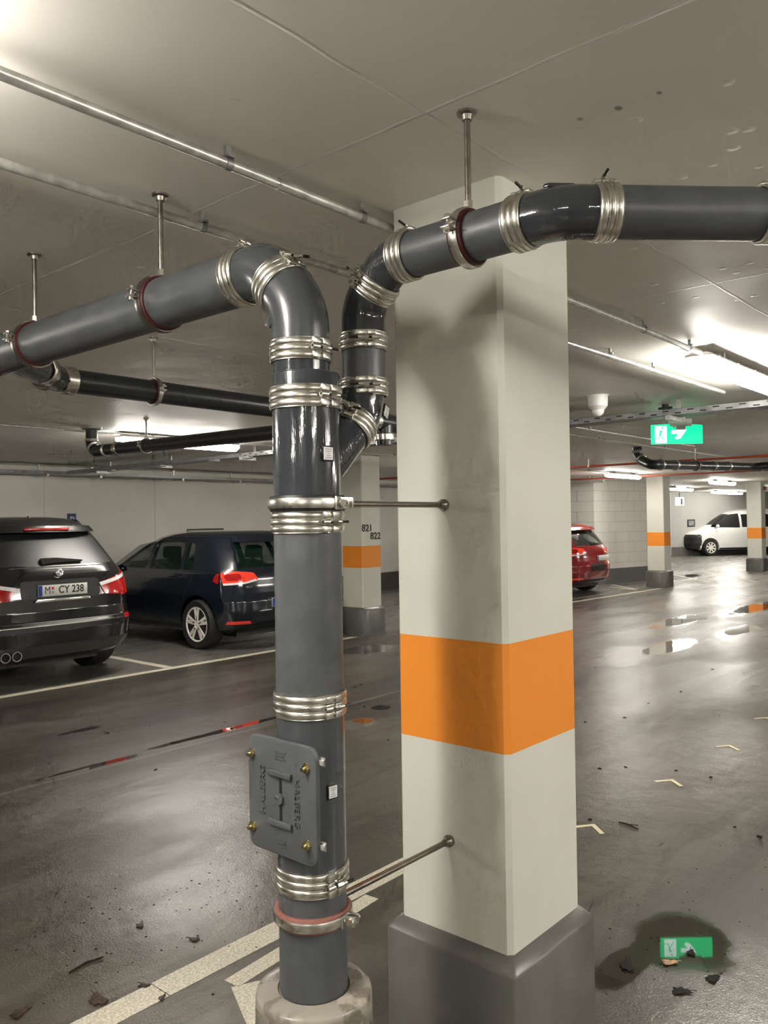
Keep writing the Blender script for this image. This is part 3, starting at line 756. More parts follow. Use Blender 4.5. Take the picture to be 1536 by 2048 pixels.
for i, y in enumerate((11.0, 9.75, 8.55, 7.9)):
    b = thing('junction_box', ['pale cable box on the cross tray, farthest back', 'pale cable box on the cross tray, third from the stack', 'pale cable box on the cross tray, second from the stack', 'pale cable box on the cross tray, closest to the stack'][i], 'junction box', (6.48, y, 2.38), group='boxes under the cross tray')
    obj('box', MB().box((6.44, y-.13, 2.385), (6.52, y, 2.418)), 'tray_grey', b, bevel=.008)
    obj('gland', MB().cyl((6.48, y, 2.398), (6.48, y+.03, 2.398), .012, 12), 'tray_grey', b)
o = thing('hanger_bracket', 'dark star shaped ceiling bracket above the exit sign', 'bracket', (6.95, 2.80, H))
obj('bracket', MB().cyl((6.95, 2.80, 2.50), (6.95, 2.80, H), .03, 8).box((6.90, 2.79, 2.545), (7.0, 2.81, H)).box((6.94, 2.74, 2.53), (6.96, 2.86, 2.55)), 'dark_iron', o)

# ------------------------------------------------------------------ lamps
def lamp(x, y, label, L=1.55, detail=True, z=2.535, dm='diffuser'):
    t = thing('ceiling_lamp', label, 'lamp', (x+L/2, y, H), group='long ceiling lamps')
    body = [(-.045, z), (-.072, z-.008), (-.080, z-.022), (.080, z-.022), (.072, z-.008), (.045, z)]
    n = len(body)
    def lof(secs, mb):
        vs = []; m_ = len(secs[0][1])
        for xx, pr in secs: vs += [(xx, y+a, b) for a, b in pr]
        fs = [(i*m_+k, i*m_+(k+1) % m_, (i+1)*m_+(k+1) % m_, (i+1)*m_+k) for i in range(len(secs)-1) for k in range(m_)]
        fs += [list(range(m_)), list(range((len(secs)-1)*m_, len(secs)*m_))]
        mb.add(vs, fs); return mb
    obj('housing', lof([(x, body), (x+L, body)], MB()), 'fixture_body', t, bevel=.004)
    df = [(-.074, z-.0225)]+[(.074*math.cos(PI+PI*i/10), z-.048+.046*math.sin(PI+PI*i/10)) for i in range(11)]+[(.074, z-.0225)]
    sm = [(a*.86, z-.041+(b-z+.041)*.6) for a, b in df]
    obj('diffuser', lof([(x+.006, sm), (x+.03, df), (x+L-.03, df), (x+L-.006, sm)], MB()), dm, t)
    if detail:
        for s in (-1, 1):
            for k in range(5):
                xx = x+.12+k*(L-.24)/4
                obj('clip', MB().obox((xx, y+s*.0820, z-.026), (1, 0, 0), (0, 1, 0), (0, 0, 1), .009, .002, .014), 'galvanised', t)
    for xx in (x+.3, x+L-.3): obj('ceiling_clip', MB().box((xx-.015, y-.05, z), (xx+.015, y+.05, H)), 'galvanised', t)
lamp(4.70, 1.70, 'big bright lamp at the upper right, nearest one in view', L=1.55, dm='diffuser_dim')
lamp(-.98, 1.70, 'lamp above and left of the camera, out of the picture'); lamp(10.4, 1.70, 'unseen lamp added on the near row, off to the right', detail=False)  # the second one is out of view and added for its light
lamp(4.62, 7.66, 'lamp above the parked dark cars, seen under the dark far pipe', dm='diffuser_dim')
lamp(10.2, 7.66, 'lamp on the car row hidden behind the big column', detail=False, dm='diffuser_dim')
lamp(15.9, 7.66, 'lamp just left of the distant column by the block wall', detail=False, dm='diffuser_dim')
lamp(21.8, 7.60, 'upper lamp between the two distant columns', L=1.75, detail=False, dm='diffuser_dim')
lamp(25.7, 10.22, 'lamp touching the right side of the distant column', L=1.75, detail=False, dm='diffuser_dim')
lamp(31.0, 10.75, 'lower lamp just left of the farthest column', L=3.2, detail=False, dm='diffuser_dim')
lamp(27.8, 7.6, 'lamp beyond the farthest column, at the right edge', detail=False, dm='diffuser_dim')
lamp(2.0, -1.45, 'lamp behind the camera to the right, out of the picture', L=1.2)
lamp(4.7, -4.3, 'added fill lamp behind the camera, near end', detail=False); lamp(-1.25, -4.3, 'added fill lamp behind the camera, far left', detail=False)  # unseen row added to fill the room with light
lamp(16.2, 1.7, 'unseen lamp added on the near row, far to the right', detail=False); lamp(10.4, -4.3, 'added fill lamp behind the camera, far right', detail=False)  # both out of view, added for extra light
lamp(-4.2, -1.45, 'added fill lamp behind the camera to the left, out of the picture', detail=False); lamp(-7, 1.7, 'added fill lamp on the near row, far behind the camera', detail=False)  # unseen, added to brighten floor and ceiling around the camera
lamp(-1.25, 7.66, 'lamp on the car row beyond the left edge', detail=False)
lamp(15, -4.3, 'added fill lamp behind the camera, distant right', detail=False); lamp(22, 1.7, 'lamp on the near row, distant right', detail=False)  # the first one extends the unseen fill row

# ------------------------------------------------------------------ exit sign
es = thing('exit_sign', 'glowing green emergency exit sign with running figure and white arrow', 'exit sign', (7.45, 2.86, 2.27))
sr = r0.copy(); su = V((0, 0, 1)); sn = -f0
SWd, SH = .475, .185
so = V((7.515, 2.927, 2.366))-sr*SWd/2-su*SH/2
gp = [(0, 0), (.0, .96), (.33, 1.0), (.50, .70), (.655, .70), (.665, 1.0), (1, .93), (1, 0)]
panel = obj('panel', MB().prism(rounded([(a*SWd, b*SH) for a, b in gp][::-1], .006, 3), so, sr, su, .012), 'sign_green', es, smooth=False)
fz = sn*.0015
def flat(name, pts, m, par, lift=1):
    mb = MB().prism([(a*SWd, b*SH) for a, b in pts], so-sr.cross(su).normalized()*0+sn*(.0012*lift), sr, su, .001)
    return obj(name, mb, m, par, smooth=False)
# prism grows along sr x su ; find the viewer side
nrm = sr.cross(su).normalized()
if nrm.dot(sn) > 0: so_v = so+nrm*.012
else: so_v = so
def flat(name, polys, m, par, lift=1):
    mb = MB()
    for pts in polys: mb.prism([(a*SWd, b*SH) for a, b in pts], so_v+sn*(.0010*lift), sr, su, .0006)
    return obj(name, mb, m, par, smooth=False)
pic = flat('pictogram', [[(.07, .05), (.30, .05), (.30, .90), (.07, .90)]], 'sign_white', panel, 1)
def limb(p, q, w_, a=SH/SWd):
    d = V((q[0]-p[0], (q[1]-p[1])*a, 0)).normalized(); n = V((-d.y, d.x, 0))*w_/2
    return [(p[0]+n.x, p[1]+n.y/a), (p[0]-n.x, p[1]-n.y/a), (q[0]-n.x, q[1]-n.y/a), (q[0]+n.x, q[1]+n.y/a)]
hd = [(.213+.019*math.cos(k*PI/6), .80+.019*math.sin(k*PI/6)*SWd/SH) for k in range(12)]
flat('running_figure', [hd, limb((.195, .68), (.165, .45), .034), limb((.20, .66), (.27, .56), .012), limb((.185, .68), (.125, .56), .012), limb((.17, .46), (.215, .32), .018),
      limb((.215, .34), (.245, .16), .016), limb((.165, .45), (.145, .27), .018), limb((.15, .27), (.07, .26), .016)], 'sign_green', panel, 2.4)
flat('arrow', [[(.39, .69), (.51, .69), (.505, .76), (.675, .76), (.68, .69), (.57, .28), (.49, .22), (.455, .31), (.53, .50), (.39, .50)]], 'sign_white', panel, 1)
top = so+sr*SWd*.57+su*SH*.70
obj('mounting', MB().obox(top+su*.06+nrm*.006, sr, su, nrm, .045, .06, .02), 'sign_housing', es, bevel=.004)
obj('housing', MB().obox(V((top.x, top.y, 2.47))+nrm*.006, sr, su, nrm, .10, .035, .03), 'sign_housing', es, bevel=.004)
obj('stem', MB().cyl((top.x, top.y, 2.50), (top.x, top.y, H), .012, 12), 'sign_housing', es)

dc = thing('dome_camera', 'small white dome camera under the ceiling right of the big column', 'camera', (6.02, 2.97, H))
obj('housing', MB().lathe([(-.115, .050), (-.085, .075), (0, .078)], (6.02, 2.97, H), (0, 0, 1), 28), 'camera_white', dc)
obj('dome', MB().sphere((6.02, 2.97, H-.12), .048, 20), 'camera_white', dc)
obj('base_plate', MB().cyl((6.02, 2.97, H-.006), (6.02, 2.97, H), .085, 28), 'camera_white', dc)

# ------------------------------------------------------------------ wall signs
def wsign(name, label, o, ax, w_, h_, m, cat='sign'):
    t = thing(name, label, cat, o); ax = V(ax).normalized(); n = ax.cross(V((0, 0, 1))); c = V(o)
    obj('board', MB().obox(c+n*.012, ax, (0, 0, 1), n, w_/2, h_/2, .01), m, t, bevel=.004)
    return t, c+n*.024, ax
t, c, ax = wsign('parking_sign', 'small blue parking sign on the left wall above the black estate car', (6.895, Y1, 1.69), (1, 0, 0), .15, .22, 'sign_blue')
text('letter', 'P', .15, c, ax, (0, 0, 1), .001, 'label_white', t)
t, c, ax = wsign('wall_vent', 'dark slotted vent strip on the left wall above the dark blue hatchback', (9.61, Y1, 1.47), (1, 0, 0), .85, .07, 'dark_iron', 'vent')
obj('frame', MB().obox(c, ax, (0, 0, 1), (0, -1, 0), .415, .006, .003), 'tray_grey', t)
def fpt(px_r, dist, z): return None
ww = fa+fd*3.55
t, c, ax = wsign('wall_sign', 'dark square sign on the grey far wall left of the white van', tuple(ww+fn*.0+V((0, 0, 1.33))), fd, .36, .30, 'sign_dark')
obj('reflection_mark', MB().obox(c-ax*.10, ax, (0, 0, 1), fn, .03, .07, .001), 'label_white', t)
ww = fa+fd*5.0
t, c, ax = wsign('wall_sign', 'grey square sign on the far wall, partly behind the van roof', tuple(ww+V((0, 0, 1.33))), fd, .36, .30, 'sign_dark')
obj('panel_face', MB().obox(c, ax, (0, 0, 1), fn, .13, .10, .001), 'tray_grey', t)
lb = thing('lit_sign', 'small illuminated white box sign with a black bar beside the distant column', 'sign', (31.9, 12.3, 2.25))
lp = V((32.0, 12.2, 2.2))-fd*.22
obj('light_box', MB().obox(lp, fd, (0, 0, 1), fn, .17, .16, .05), 'sign_white', lb, bevel=.01)
obj('black_symbol', MB().obox(lp+fn*.052+fd*.05+V((0, 0, -.01)), fd, (0, 0, 1), fn, .045, .12, .002), 'ink_black', lb)
obj('bracket', MB().cyl(lp+V((0, 0, .16)), (lp.x, lp.y, H), .015, 10), 'dark_iron', lb)
# ------------------------------------------------------------------ cars
class Car:
    """local frame: x across, y from the tail (0) to the nose, z up"""
    def __init__(s, table, cd_r=.20, cd_f=.35): s.tb = table; s.cr = cd_r; s.cf = cd_f
    def at(s, z):
        tb = s.tb
        if z <= tb[0][0]: return tb[0][1:]
        for a, b in zip(tb, tb[1:]):
            if z <= b[0]:
                q = (z-a[0])/(b[0]-a[0]); return tuple(a[i]*(1-q)+b[i]*q for i in range(1, 4))
        return tb[-1][1:]
    def W(s, y, z):
        R, F, W = s.at(z); L = F-R; q = (y-R)/L*2-1
        return W*(1-.045*abs(max(-1, min(1, q)))**3)
    def rear(s, x, z):
        R, F, W = s.at(z); t = min(1, abs(x)/(W*.955)); return R+s.cr*(.25*t**2+.75*t**7)
    def front(s, x, z):
        R, F, W = s.at(z); t = min(1, abs(x)/(W*.955)); return F-s.cf*(.45*t**2+.55*t**6)
    def outline(s, z, inset=0):
        R, F, W = s.at(z); P = []
        nr, ns = 22, 18
        we = W*.955
        for i in range(nr):
            a = -PI/2+PI*i/(nr-1); x = we*math.sin(a); P.append((x, s.rear(x, z)))
        ya, yb = s.rear(we, z), s.front(we, z)
        for i in range(1, ns):
            y = ya+(yb-ya)*i/ns; P.append((s.W(y, z), y))
        for i in range(nr):
            a = PI/2-PI*i/(nr-1); x = we*math.sin(a); P.append((x, s.front(x, z)))
        for i in range(1, ns):
            y = yb+(ya-yb)*i/ns; P.append((-s.W(y, z), y))
        if inset:
            cy = (R+F)/2; L2 = (F-R)/2
            P = [(x*(1-inset/W), cy+(y-cy)*(1-inset/L2)) for x, y in P]
        return P
    def hull(s, z0, z1, inset=0, step=.025, topinset=0):
        zs = sorted({round(z, 4) for z in [z0, z1]+[r[0] for r in s.tb if z0 < r[0] < z1]+[z0+step*i for i in range(1, int((z1-z0)/step)+1) if z0+step*i < z1]})
        mb = MB(); vs = []; n = 0
        for z in zs:
            P = s.outline(z, inset); n = len(P); vs += [(x, y, z) for x, y in P]
        fs = [(i*n+k, i*n+(k+1) % n, (i+1)*n+(k+1) % n, (i+1)*n+k) for i in range(len(zs)-1) for k in range(n)]
        fs += [list(range(n))[::-1], list(range((len(zs)-1)*n, len(zs)*n))]
        return mb.add(vs, fs)
    def patch(s, poly, kind, sgn=1, off=.004, th=.003, sub=3):
        """polygon laid on the skin: kind 'rear'/'front' uses (x,z), 'side' uses (y,z)"""
        bm = bmesh.new(); vs = [bm.verts.new((a, b, 0)) for a, b in poly]; f = bm.faces.new(vs)
        a0, a1 = min(p[0] for p in poly), max(p[0] for p in poly)
        b0, b1 = min(p[1] for p in poly), max(p[1] for p in poly)
        for k in range(1, 12):
            a = a0+(a1-a0)*k/12
            bmesh.ops.bisect_plane(bm, geom=bm.verts[:]+bm.edges[:]+bm.faces[:], plane_co=(a, 0, 0), plane_no=(1, 0, 0))
        for k in range(1, 6):
            b = b0+(b1-b0)*k/6
            bmesh.ops.bisect_plane(bm, geom=bm.verts[:]+bm.edges[:]+bm.faces[:], plane_co=(0, b, 0), plane_no=(0, 1, 0))
        def mp(a, b, o):
            if kind == 'rear': return V((a, s.rear(a, b)-o, b))
            if kind == 'front': return V((a, s.front(a, b)+o, b))
            return V((sgn*(s.W(a, b)+o), a, b))
        bm.verts.index_update(); n = len(bm.verts)
        P = [(v.co.x, v.co.y) for v in bm.verts]; fs = [[v.index for v in f.verts] for f in bm.faces]
        edge = [[v.index for v in e.verts] for e in bm.edges if len(e.link_faces) == 1]
        bm.free(); mb = MB()
        mb.add([mp(a, b, off) for a, b in P]+[mp(a, b, off-th) for a, b in P], fs+[[i+n for i in f][::-1] for f in fs]+[(a, b, b+n, a+n) for a, b in edge])
        return mb
def tri(o):
    bm = bmesh.new(); bm.from_mesh(o.data); bmesh.ops.triangulate(bm, faces=bm.faces); bmesh.ops.recalc_face_normals(bm, faces=bm.faces); bm.to_mesh(o.data); bm.free()
def split_off(body, name, m, test, t):
    """take the faces that pass the test out of the body and make them a part of their own"""
    bm = bmesh.new(); bm.from_mesh(body.data); b2 = bm.copy()
    bmesh.ops.delete(bm, geom=[f for f in bm.faces if test(f.calc_center_median())], context='FACES')
    bmesh.ops.delete(b2, geom=[f for f in b2.faces if not test(f.calc_center_median())], context='FACES')
    bm.to_mesh(body.data); me = bpy.data.meshes.new(name); b2.to_mesh(me); bm.free(); b2.free()
    me.materials.clear(); me.materials.append(M[m]); o = bpy.data.objects.new(name, me); COL.objects.link(o); o.parent = t
    return o
def boolean(base, cutters, op='DIFFERENCE'):
    tri(base); par = base.parent; base.parent = None
    for c in cutters:
        tri(c); md = base.modifiers.new('b', 'BOOLEAN'); md.object = c; md.operation = op; md.solver = 'EXACT'
    bpy.context.view_layer.update()
    me = bpy.data.meshes.new_from_object(base.evaluated_get(bpy.context.evaluated_depsgraph_get()))
    base.modifiers.clear(); base.data = me; base.parent = par
    for c in cutters: bpy.data.objects.remove(c)
    bm = bmesh.new(); bm.from_mesh(me)
    for f in bm.faces: f.smooth = True
    for e in bm.edges: e.smooth = not (len(e.link_faces) == 2 and e.calc_face_angle() > math.radians(28))
    bm.to_mesh(me); bm.free()
def wheel(t, x, y, r, wd, rimr, side, rimmat='rim_silver', spokes=5, name='wheel', twin=True):
    """side: -1 outer face toward -x"""
    a = V((side, 0, 0)); c = V((x, y, r))
    tyre = obj('wheel', MB().lathe([(0, rimr*.3), (0, rimr), (.012, rimr+.012), (.02, r*.93), (-.012, r*.985), (-.05, r), (-wd+.05, r), (-wd+.012, r*.985), (-wd-.0, r*.9), (-wd, rimr*.3)], c, a, 40), 'tyre', t, local=True)
    mb = MB().ring(c, a, [(-.10, rimr-.02), (.004, rimr-.012), (.012, rimr), (.012, rimr+.010), (-.10, rimr+.002)], 40)
    mb.lathe([(-.06, .07), (.004, .055), (.006, .0)], c, a, 20)
    for k in range(spokes):
        for dq in ((-.17, .17) if twin else (0,)):
            q = 2*PI*k/spokes+dq+.3; q0 = 2*PI*k/spokes+dq*.6+.3
            d0 = V((0, math.cos(q0), math.sin(q0))); d1 = V((0, math.cos(q), math.sin(q)))
            p0 = c+d0*.045; p1 = c+d1*(rimr-.006); dd = (p1-p0).normalized(); nn = a.cross(dd)
            mb.obox((p0+p1)/2+a*-.004, dd, nn, a, (p1-p0).length/2, .021 if twin else .028, .012)
    obj('rim', mb, rimmat, tyre, local=True, bevel=.003, bseg=1)
    obj('brake_disc', MB().lathe([(0, 0.01), (0, rimr*.8), (.01, rimr*.8)], c-a*.07, a, 24), 'rim_dark', tyre, local=True)
    return tyre
def seat(t, x, y, wid=.46):
    mb = MB().prism(rounded([(-wid/2, 0), (wid/2, 0), (wid/2*.85, .58), (-wid/2*.85, .58)], .1), (x, y+.05, .48), (1, 0, 0), (0, -.22, 1), -.12)
    mb.prism(rounded([(-.13, 0), (.13, 0), (.12, .17), (-.12, .17)], .05), (x, y-.09, 1.11), (1, 0, 0), (0, -.1, 1), -.08)
    mb.box((x-.10, y-.14, 1.02), (x-.08, y-.12, 1.14)).box((x+.08, y-.14, 1.02), (x+.10, y-.12, 1.14))
    mb.prism(rounded([(-wid/2, -.1), (wid/2, -.1), (wid/2, .45), (-wid/2, .45)], .06), (x, y, .42), (1, 0, 0), (0, 1, .1), .12)
    obj('seat', mb, 'interior', t, local=True)
def plate(t, x, y, z, word, nrm=(0, -1, 0), seal=True):
    n = V(nrm); ax = V((0, 0, 1)).cross(n)*1; ax = V((1, 0, 0)) if n.y < 0 else V((-1, 0, 0))
    p = obj('number_plate', MB().obox((x, y, z), ax, (0, 0, 1), n, .26, .056, .005), 'plate_white', t, local=True, bevel=.002)
    c = V((x, y, z))+n*.0056
    obj('plate_band', MB().obox(c-ax*.240, ax, (0, 0, 1), n, .020, .053, .0008), 'plate_blue', p, local=True, smooth=False)
    if word:
        text('plate_letters', word[0], .105, c-ax*.165+V((0, 0, 0)), ax, (0, 0, 1), .0006, 'ink_black', p, local=True, sx=.80)
        if word[1]: text('plate_letters', word[1], .105, c+ax*.085, ax, (0, 0, 1), .0006, 'ink_black', p, local=True, sx=.84, bold=.0018)
        obj('plate_seal', MB().cyl(c-ax*.112+V((0, 0, .022)), c-ax*.112+V((0, 0, .022))+n*.001, .015, 12), 'sticker_red', p, local=True)
        obj('plate_seal', MB().cyl(c-ax*.112-V((0, 0, .018)), c-ax*.112-V((0, 0, .018))+n*.001, .016, 12), 'tray_grey', p, local=True)
def make_car(name, label, loc, rz, spec):
    t = thing(name, label, 'car', loc, rz)
    C = Car(spec['table'], spec.get('cr', .2), spec.get('cf', .4)); ztop = spec['table'][-1][0]; z0 = spec['table'][0][0]
    body = obj('body', C.hull(z0, ztop), spec['paint'], t, local=True)
    cut = [obj('c', C.hull(spec.get('cav', .5), ztop-.05, inset=.055, step=.08), 'interior', local=True)]
    wins = []
    for side, poly in spec['side_windows']:
        pr = rounded(poly, .04, 4)
        for s in (-1, 1):
            x1 = 1.2*s; x0 = .42*s
            cut.append(obj('c', MB().prism(pr, (min(x0, x1), 0, 0), (0, 1, 0), (0, 0, 1), .78), 'interior', local=True))
    for kind, poly in (('rear', spec.get('rear_window')), ('front', spec.get('front_window'))):
        if not poly: continue
        pr = rounded(poly, .05, 4); y0 = -.3 if kind == 'rear' else (C.at((poly[0][1]+poly[2][1])/2)[1]-.55)
        ln = 1.25
        if kind == 'rear': ln = C.at(poly[2][1])[0]+.3+.35
        cut.append(obj('c', MB().prism(pr, (0, y0+ln, 0), (1, 0, 0), (0, 0, 1), ln), 'interior', local=True))
    r = spec['wr']; wy = spec['wy']
    for y in wy:
        for s in (-1, 1):
            xo = 1.3*s; xi = (spec['track']-spec['ww']-.05)*s
            cut.append(obj('c', MB().cyl((xi, y, r+.01), (xo, y, r+.01), r+.045, 40), 'interior', local=True))
    boolean(body, cut)
    gm = spec.get('glass', 'glass_smoke')
    for side, poly in spec['side_windows']:
        for s in (-1, 1): obj('side_window', C.patch(rounded(poly, .04, 4), 'side', s, -.002, .004), gm, t, local=True)
    if spec.get('rear_window'): obj('rear_window', C.patch(rounded(spec['rear_window'], .05, 4), 'rear', 1, -.001, .004), spec.get('rear_glass', gm), t, local=True)
    if spec.get('front_window'): obj('windscreen', C.patch(rounded(spec['front_window'], .05, 4), 'front', 1, -.001, .004), gm, t, local=True)
    for y in wy:
        for s in (-1, 1): wheel(t, spec['track']*s, y, r, spec['ww'], spec['rim'], s, spec.get('rimmat', 'rim_silver'), spec.get('spokes', 5), twin=spec.get('twin', True))
    mb = MB()
    for s in (-1, 1): mb.box((s*.3 if s > 0 else -spec['track']+spec['ww']+.1, .3, .2), (spec['track']-spec['ww']-.1 if s > 0 else -.3, C.at(.5)[1]-.4, .36))
    obj('underbody', MB().box((-.55, .35, z0-.05), (.55, C.at(.5)[1]-.5, z0+.04)), 'plastic_black', t, local=True)
    for s in (-1, 1): seat(t, .37*s, spec['seats'][0])
    for s in (-1, 1): seat(t, .37*s, spec['seats'][1])
    obj('dashboard', MB().box((-.66, spec['seats'][0]+.85, .7), (.66, spec['seats'][0]+1.15, .95)), 'interior', t, local=True, bevel=.05)
    for s in (-1, 1):
        ym = spec['mirror']; w_ = C.W(ym, spec['belt'])
        obj('side_mirror', MB().sphere((s*(w_+.11), ym, spec['belt']+.07), .10, 14, (1.0, .55, .75)).box((min(s*w_, s*(w_+.05)), ym-.02, spec['belt']+.01), (max(s*w_, s*(w_+.05)), ym+.03, spec['belt']+.05)), spec['paint'], t, local=True)
    return t, C
BR = 1
# black estate car on the left
X3 = dict(paint='car_black', cr=.26, cf=.5, wr=.365, wy=(.95, 3.76), track=.925, ww=.245, rim=.235, seats=(2.35, 1.35), mirror=2.95, belt=1.10, glass='glass_smoke', rear_glass='glass_dark', cav=.6, rimmat='rim_dark',
  table=[(.24, .22, 4.45, .84), (.30, .10, 4.55, .90), (.40, .03, 4.62, .935), (.55, .0, 4.65, .94), (.62, .005, 4.65, .94), (.655, .035, 4.64, .94), (.75, .06, 4.62, .94), (.88, .065, 4.58, .94), (1.0, .085, 4.3, .925), (1.06, .10, 3.75, .915), (1.11, .12, 3.40, .90), (1.16, .15, 3.28, .875),
         (1.30, .25, 3.0, .81), (1.45, .36, 2.72, .74), (1.55, .44, 2.50, .685), (1.60, .47, 2.38, .65), (1.645, .52, 2.2, .58), (1.68, .60, 1.98, .48), (1.70, .76, 1.75, .34)],
  side_windows=[('f', [(3.02, 1.14), (2.62, 1.47), (2.12, 1.53), (2.12, 1.14)]), ('r', [(2.02, 1.14), (2.02, 1.53), (1.28, 1.52), (1.22, 1.14)]), ('q', [(1.14, 1.16), (1.18, 1.50), (.78, 1.44), (.62, 1.22)])],
  rear_window=[(-.70, 1.20), (.70, 1.20), (.575, 1.515), (-.575, 1.515)], front_window=[(-.64, 1.20), (.64, 1.20), (.52, 1.48), (-.52, 1.48)])
XC = 4.105
x3, C = make_car('car', 'black estate car seen from behind at the left edge, number plate M CY 238', (XC, 7.84, 0), 0, X3)
L_ = dict(local=True)
for s in (-1, 1):
    tl = obj('tail_light', C.patch(rounded([(s*a, b) for a, b in ((.44, .995), (.50, .88), (.80, .845), (.865, .87), (.865, 1.08), (.82, 1.125), (.78, 1.085))], .02), 'rear', 1, .008, .02), 'lamp_red', x3, **L_)
    obj('light_bar', C.patch([(s*a, b) for a, b in ((.44, 1.0), (.455, .965), (.868, 1.052), (.868, 1.085))], 'rear', 1, .014, .010), 'lamp_clear', tl, **L_)
    obj('side_lens', C.patch(rounded([(.36, .90), (.50, .95), (.52, 1.0), (.40, 1.06)], .02), 'side', s, .004, .010), 'lamp_red', tl, **L_)
    obj('lens_stripe', C.patch([(s*a, b) for a, b in ((.83, .86), (.864, .87), (.864, 1.03), (.835, 1.02))], 'rear', 1, .013, .006), 'lamp_red_bright', tl, **L_)
    obj('reflector', C.patch([(s*a, b) for a, b in ((.74, .60), (.74, .645), (.86, .655), (.86, .61))], 'rear', 1, .006, .01), 'lamp_red', x3, **L_)
    if s < 0: q = obj('exhaust', MB().ring((s*.58, .02, .345), (0, 1, 0), [(0, .040), (0, .048), (.14, .048), (.14, .040)], 24).ring((s*.47, .02, .345), (0, 1, 0), [(0, .040), (0, .048), (.14, .048), (.14, .040)], 24), 'chrome', x3, **L_)
    obj('roof_rail', MB().tube([(s*.60, .75, 1.60), (s*.60, .85, 1.655), (s*.605, 1.6, 1.685), (s*.60, 2.3, 1.65), (s*.60, 2.42, 1.60)], .014, 10), 'plastic_black', x3, **L_)
def rbox(name, x0, x1, z0, z1, m, par, off=.004, th=.01, r=.01):
    return obj(name, C.patch(rounded([(x0, z0), (x1, z0), (x1, z1), (x0, z1)], r), 'rear', 1, off, th), m, par, **L_)
rbox('spoiler', -.60, .60, 1.535, 1.60, 'car_black', x3, .10, .11, .03)
obj('brake_lamp', MB().box((-.24, .335, 1.553), (.24, .36, 1.580)), 'lamp_red', x3, bevel=.004, **L_)
rbox('plate_recess', -.40, .44, .865, 1.055, 'plastic_black', x3, .002, .012, .05)
rbox('lower_bumper', -.84, .84, .30, .42, 'bumper_grey', x3, .006, .02, .03)
rbox('tailgate_edge', -.80, .80, .645, .652, 'plastic_black', x3, .003, .01, .001)
rbox('bumper_step', -.74, .74, .610, .62, 'chrome', x3, .004, .006, .004)
obj('chrome_strip', MB().prism(rounded([(-.30, .0), (.30, 0), (.27, .030), (-.27, .030)], .012), (.02, .054, .845), (1, 0, 0), (0, 0, 1), .012), 'chrome', x3, bevel=.002, **L_)
obj('belt_line', MB().tube([(-.50, .125, 1.185), (0, .112, 1.188), (.50, .125, 1.185)], .005, 8), 'chrome', x3, **L_)
plate(x3, .02, .055, .955, ('M', 'CY 238'))
rd = obj('roundel', MB().lathe([(0, .0395), (.006, .0395), (.008, .036), (.007, .026), (.007, 0.0)], (.0, .095, 1.125), (0, -1, .1), 32), 'chrome', x3, **L_)
for k in range(4):
    pts = [(0, 0)]+[(.025*math.cos(k*PI/2+q*PI/12), .025*math.sin(k*PI/2+q*PI/12)) for q in range(7)]
    obj('badge_quarter', MB().prism(pts, (0, .0868, 1.1256), (1, 0, 0), (0, .1, 1), .001), 'plate_white' if k % 2 else 'badge_blue', rd, smooth=False, **L_)
wp = obj('wiper', MB().prism(rounded([(-.04, 0), (.14, .012), (.40, .02), (.40, .030), (.12, .062), (-.05, .06)], .012), (-.10, .185, 1.205), (1, 0, 0), (0, .5, 1), .02), 'black_gloss', x3, **L_)
obj('antenna_fin', MB().prism(rounded([(0, 0), (.18, 0), (.02, .055), (0, .05)], .01), (-.012, .72, 1.655), (0, 1, 0), (0, 0, 1), .024), 'black_gloss', x3, bevel=.006, **L_)
# dark blue hatchback
GF = dict(paint='car_blue', cr=.24, cf=.5, wr=.317, wy=(.735, 3.31), track=.875, ww=.205, rim=.215, seats=(2.05, 1.15), mirror=2.75, belt=.98, glass='glass_green', cav=.5,
  table=[(.20, .30, 3.95, .80), (.26, .14, 4.08, .85), (.36, .04, 4.17, .875), (.50, .0, 4.20, .885), (.62, .0, 4.20, .893), (.70, .035, 4.18, .893), (.80, .06, 4.10, .885), (.90, .075, 3.80, .875), (.96, .09, 3.30, .865), (1.02, .12, 3.10, .845),
         (1.12, .18, 2.92, .80), (1.25, .27, 2.68, .745), (1.35, .35, 2.46, .695), (1.41, .39, 2.32, .655), (1.455, .44, 2.15, .59), (1.485, .54, 1.95, .49), (1.50, .72, 1.70, .35)],
  side_windows=[('f', [(2.82, 1.0), (2.30, 1.31), (1.92, 1.37), (1.92, 1.0)]), ('r', [(1.84, 1.0), (1.84, 1.37), (1.20, 1.37), (1.12, 1.0)]), ('q', [(1.06, 1.0), (1.14, 1.36), (.98, 1.34), (.84, 1.0)])],
  rear_window=[(-.64, 1.03), (.64, 1.03), (.52, 1.345), (-.52, 1.345)], front_window=[(-.58, 1.06), (.58, 1.06), (.46, 1.33), (-.46, 1.33)])
gf, C = make_car('car', 'dark blue five door hatchback parked beside the black estate car', (7.20, 7.95, 0), 0, GF)
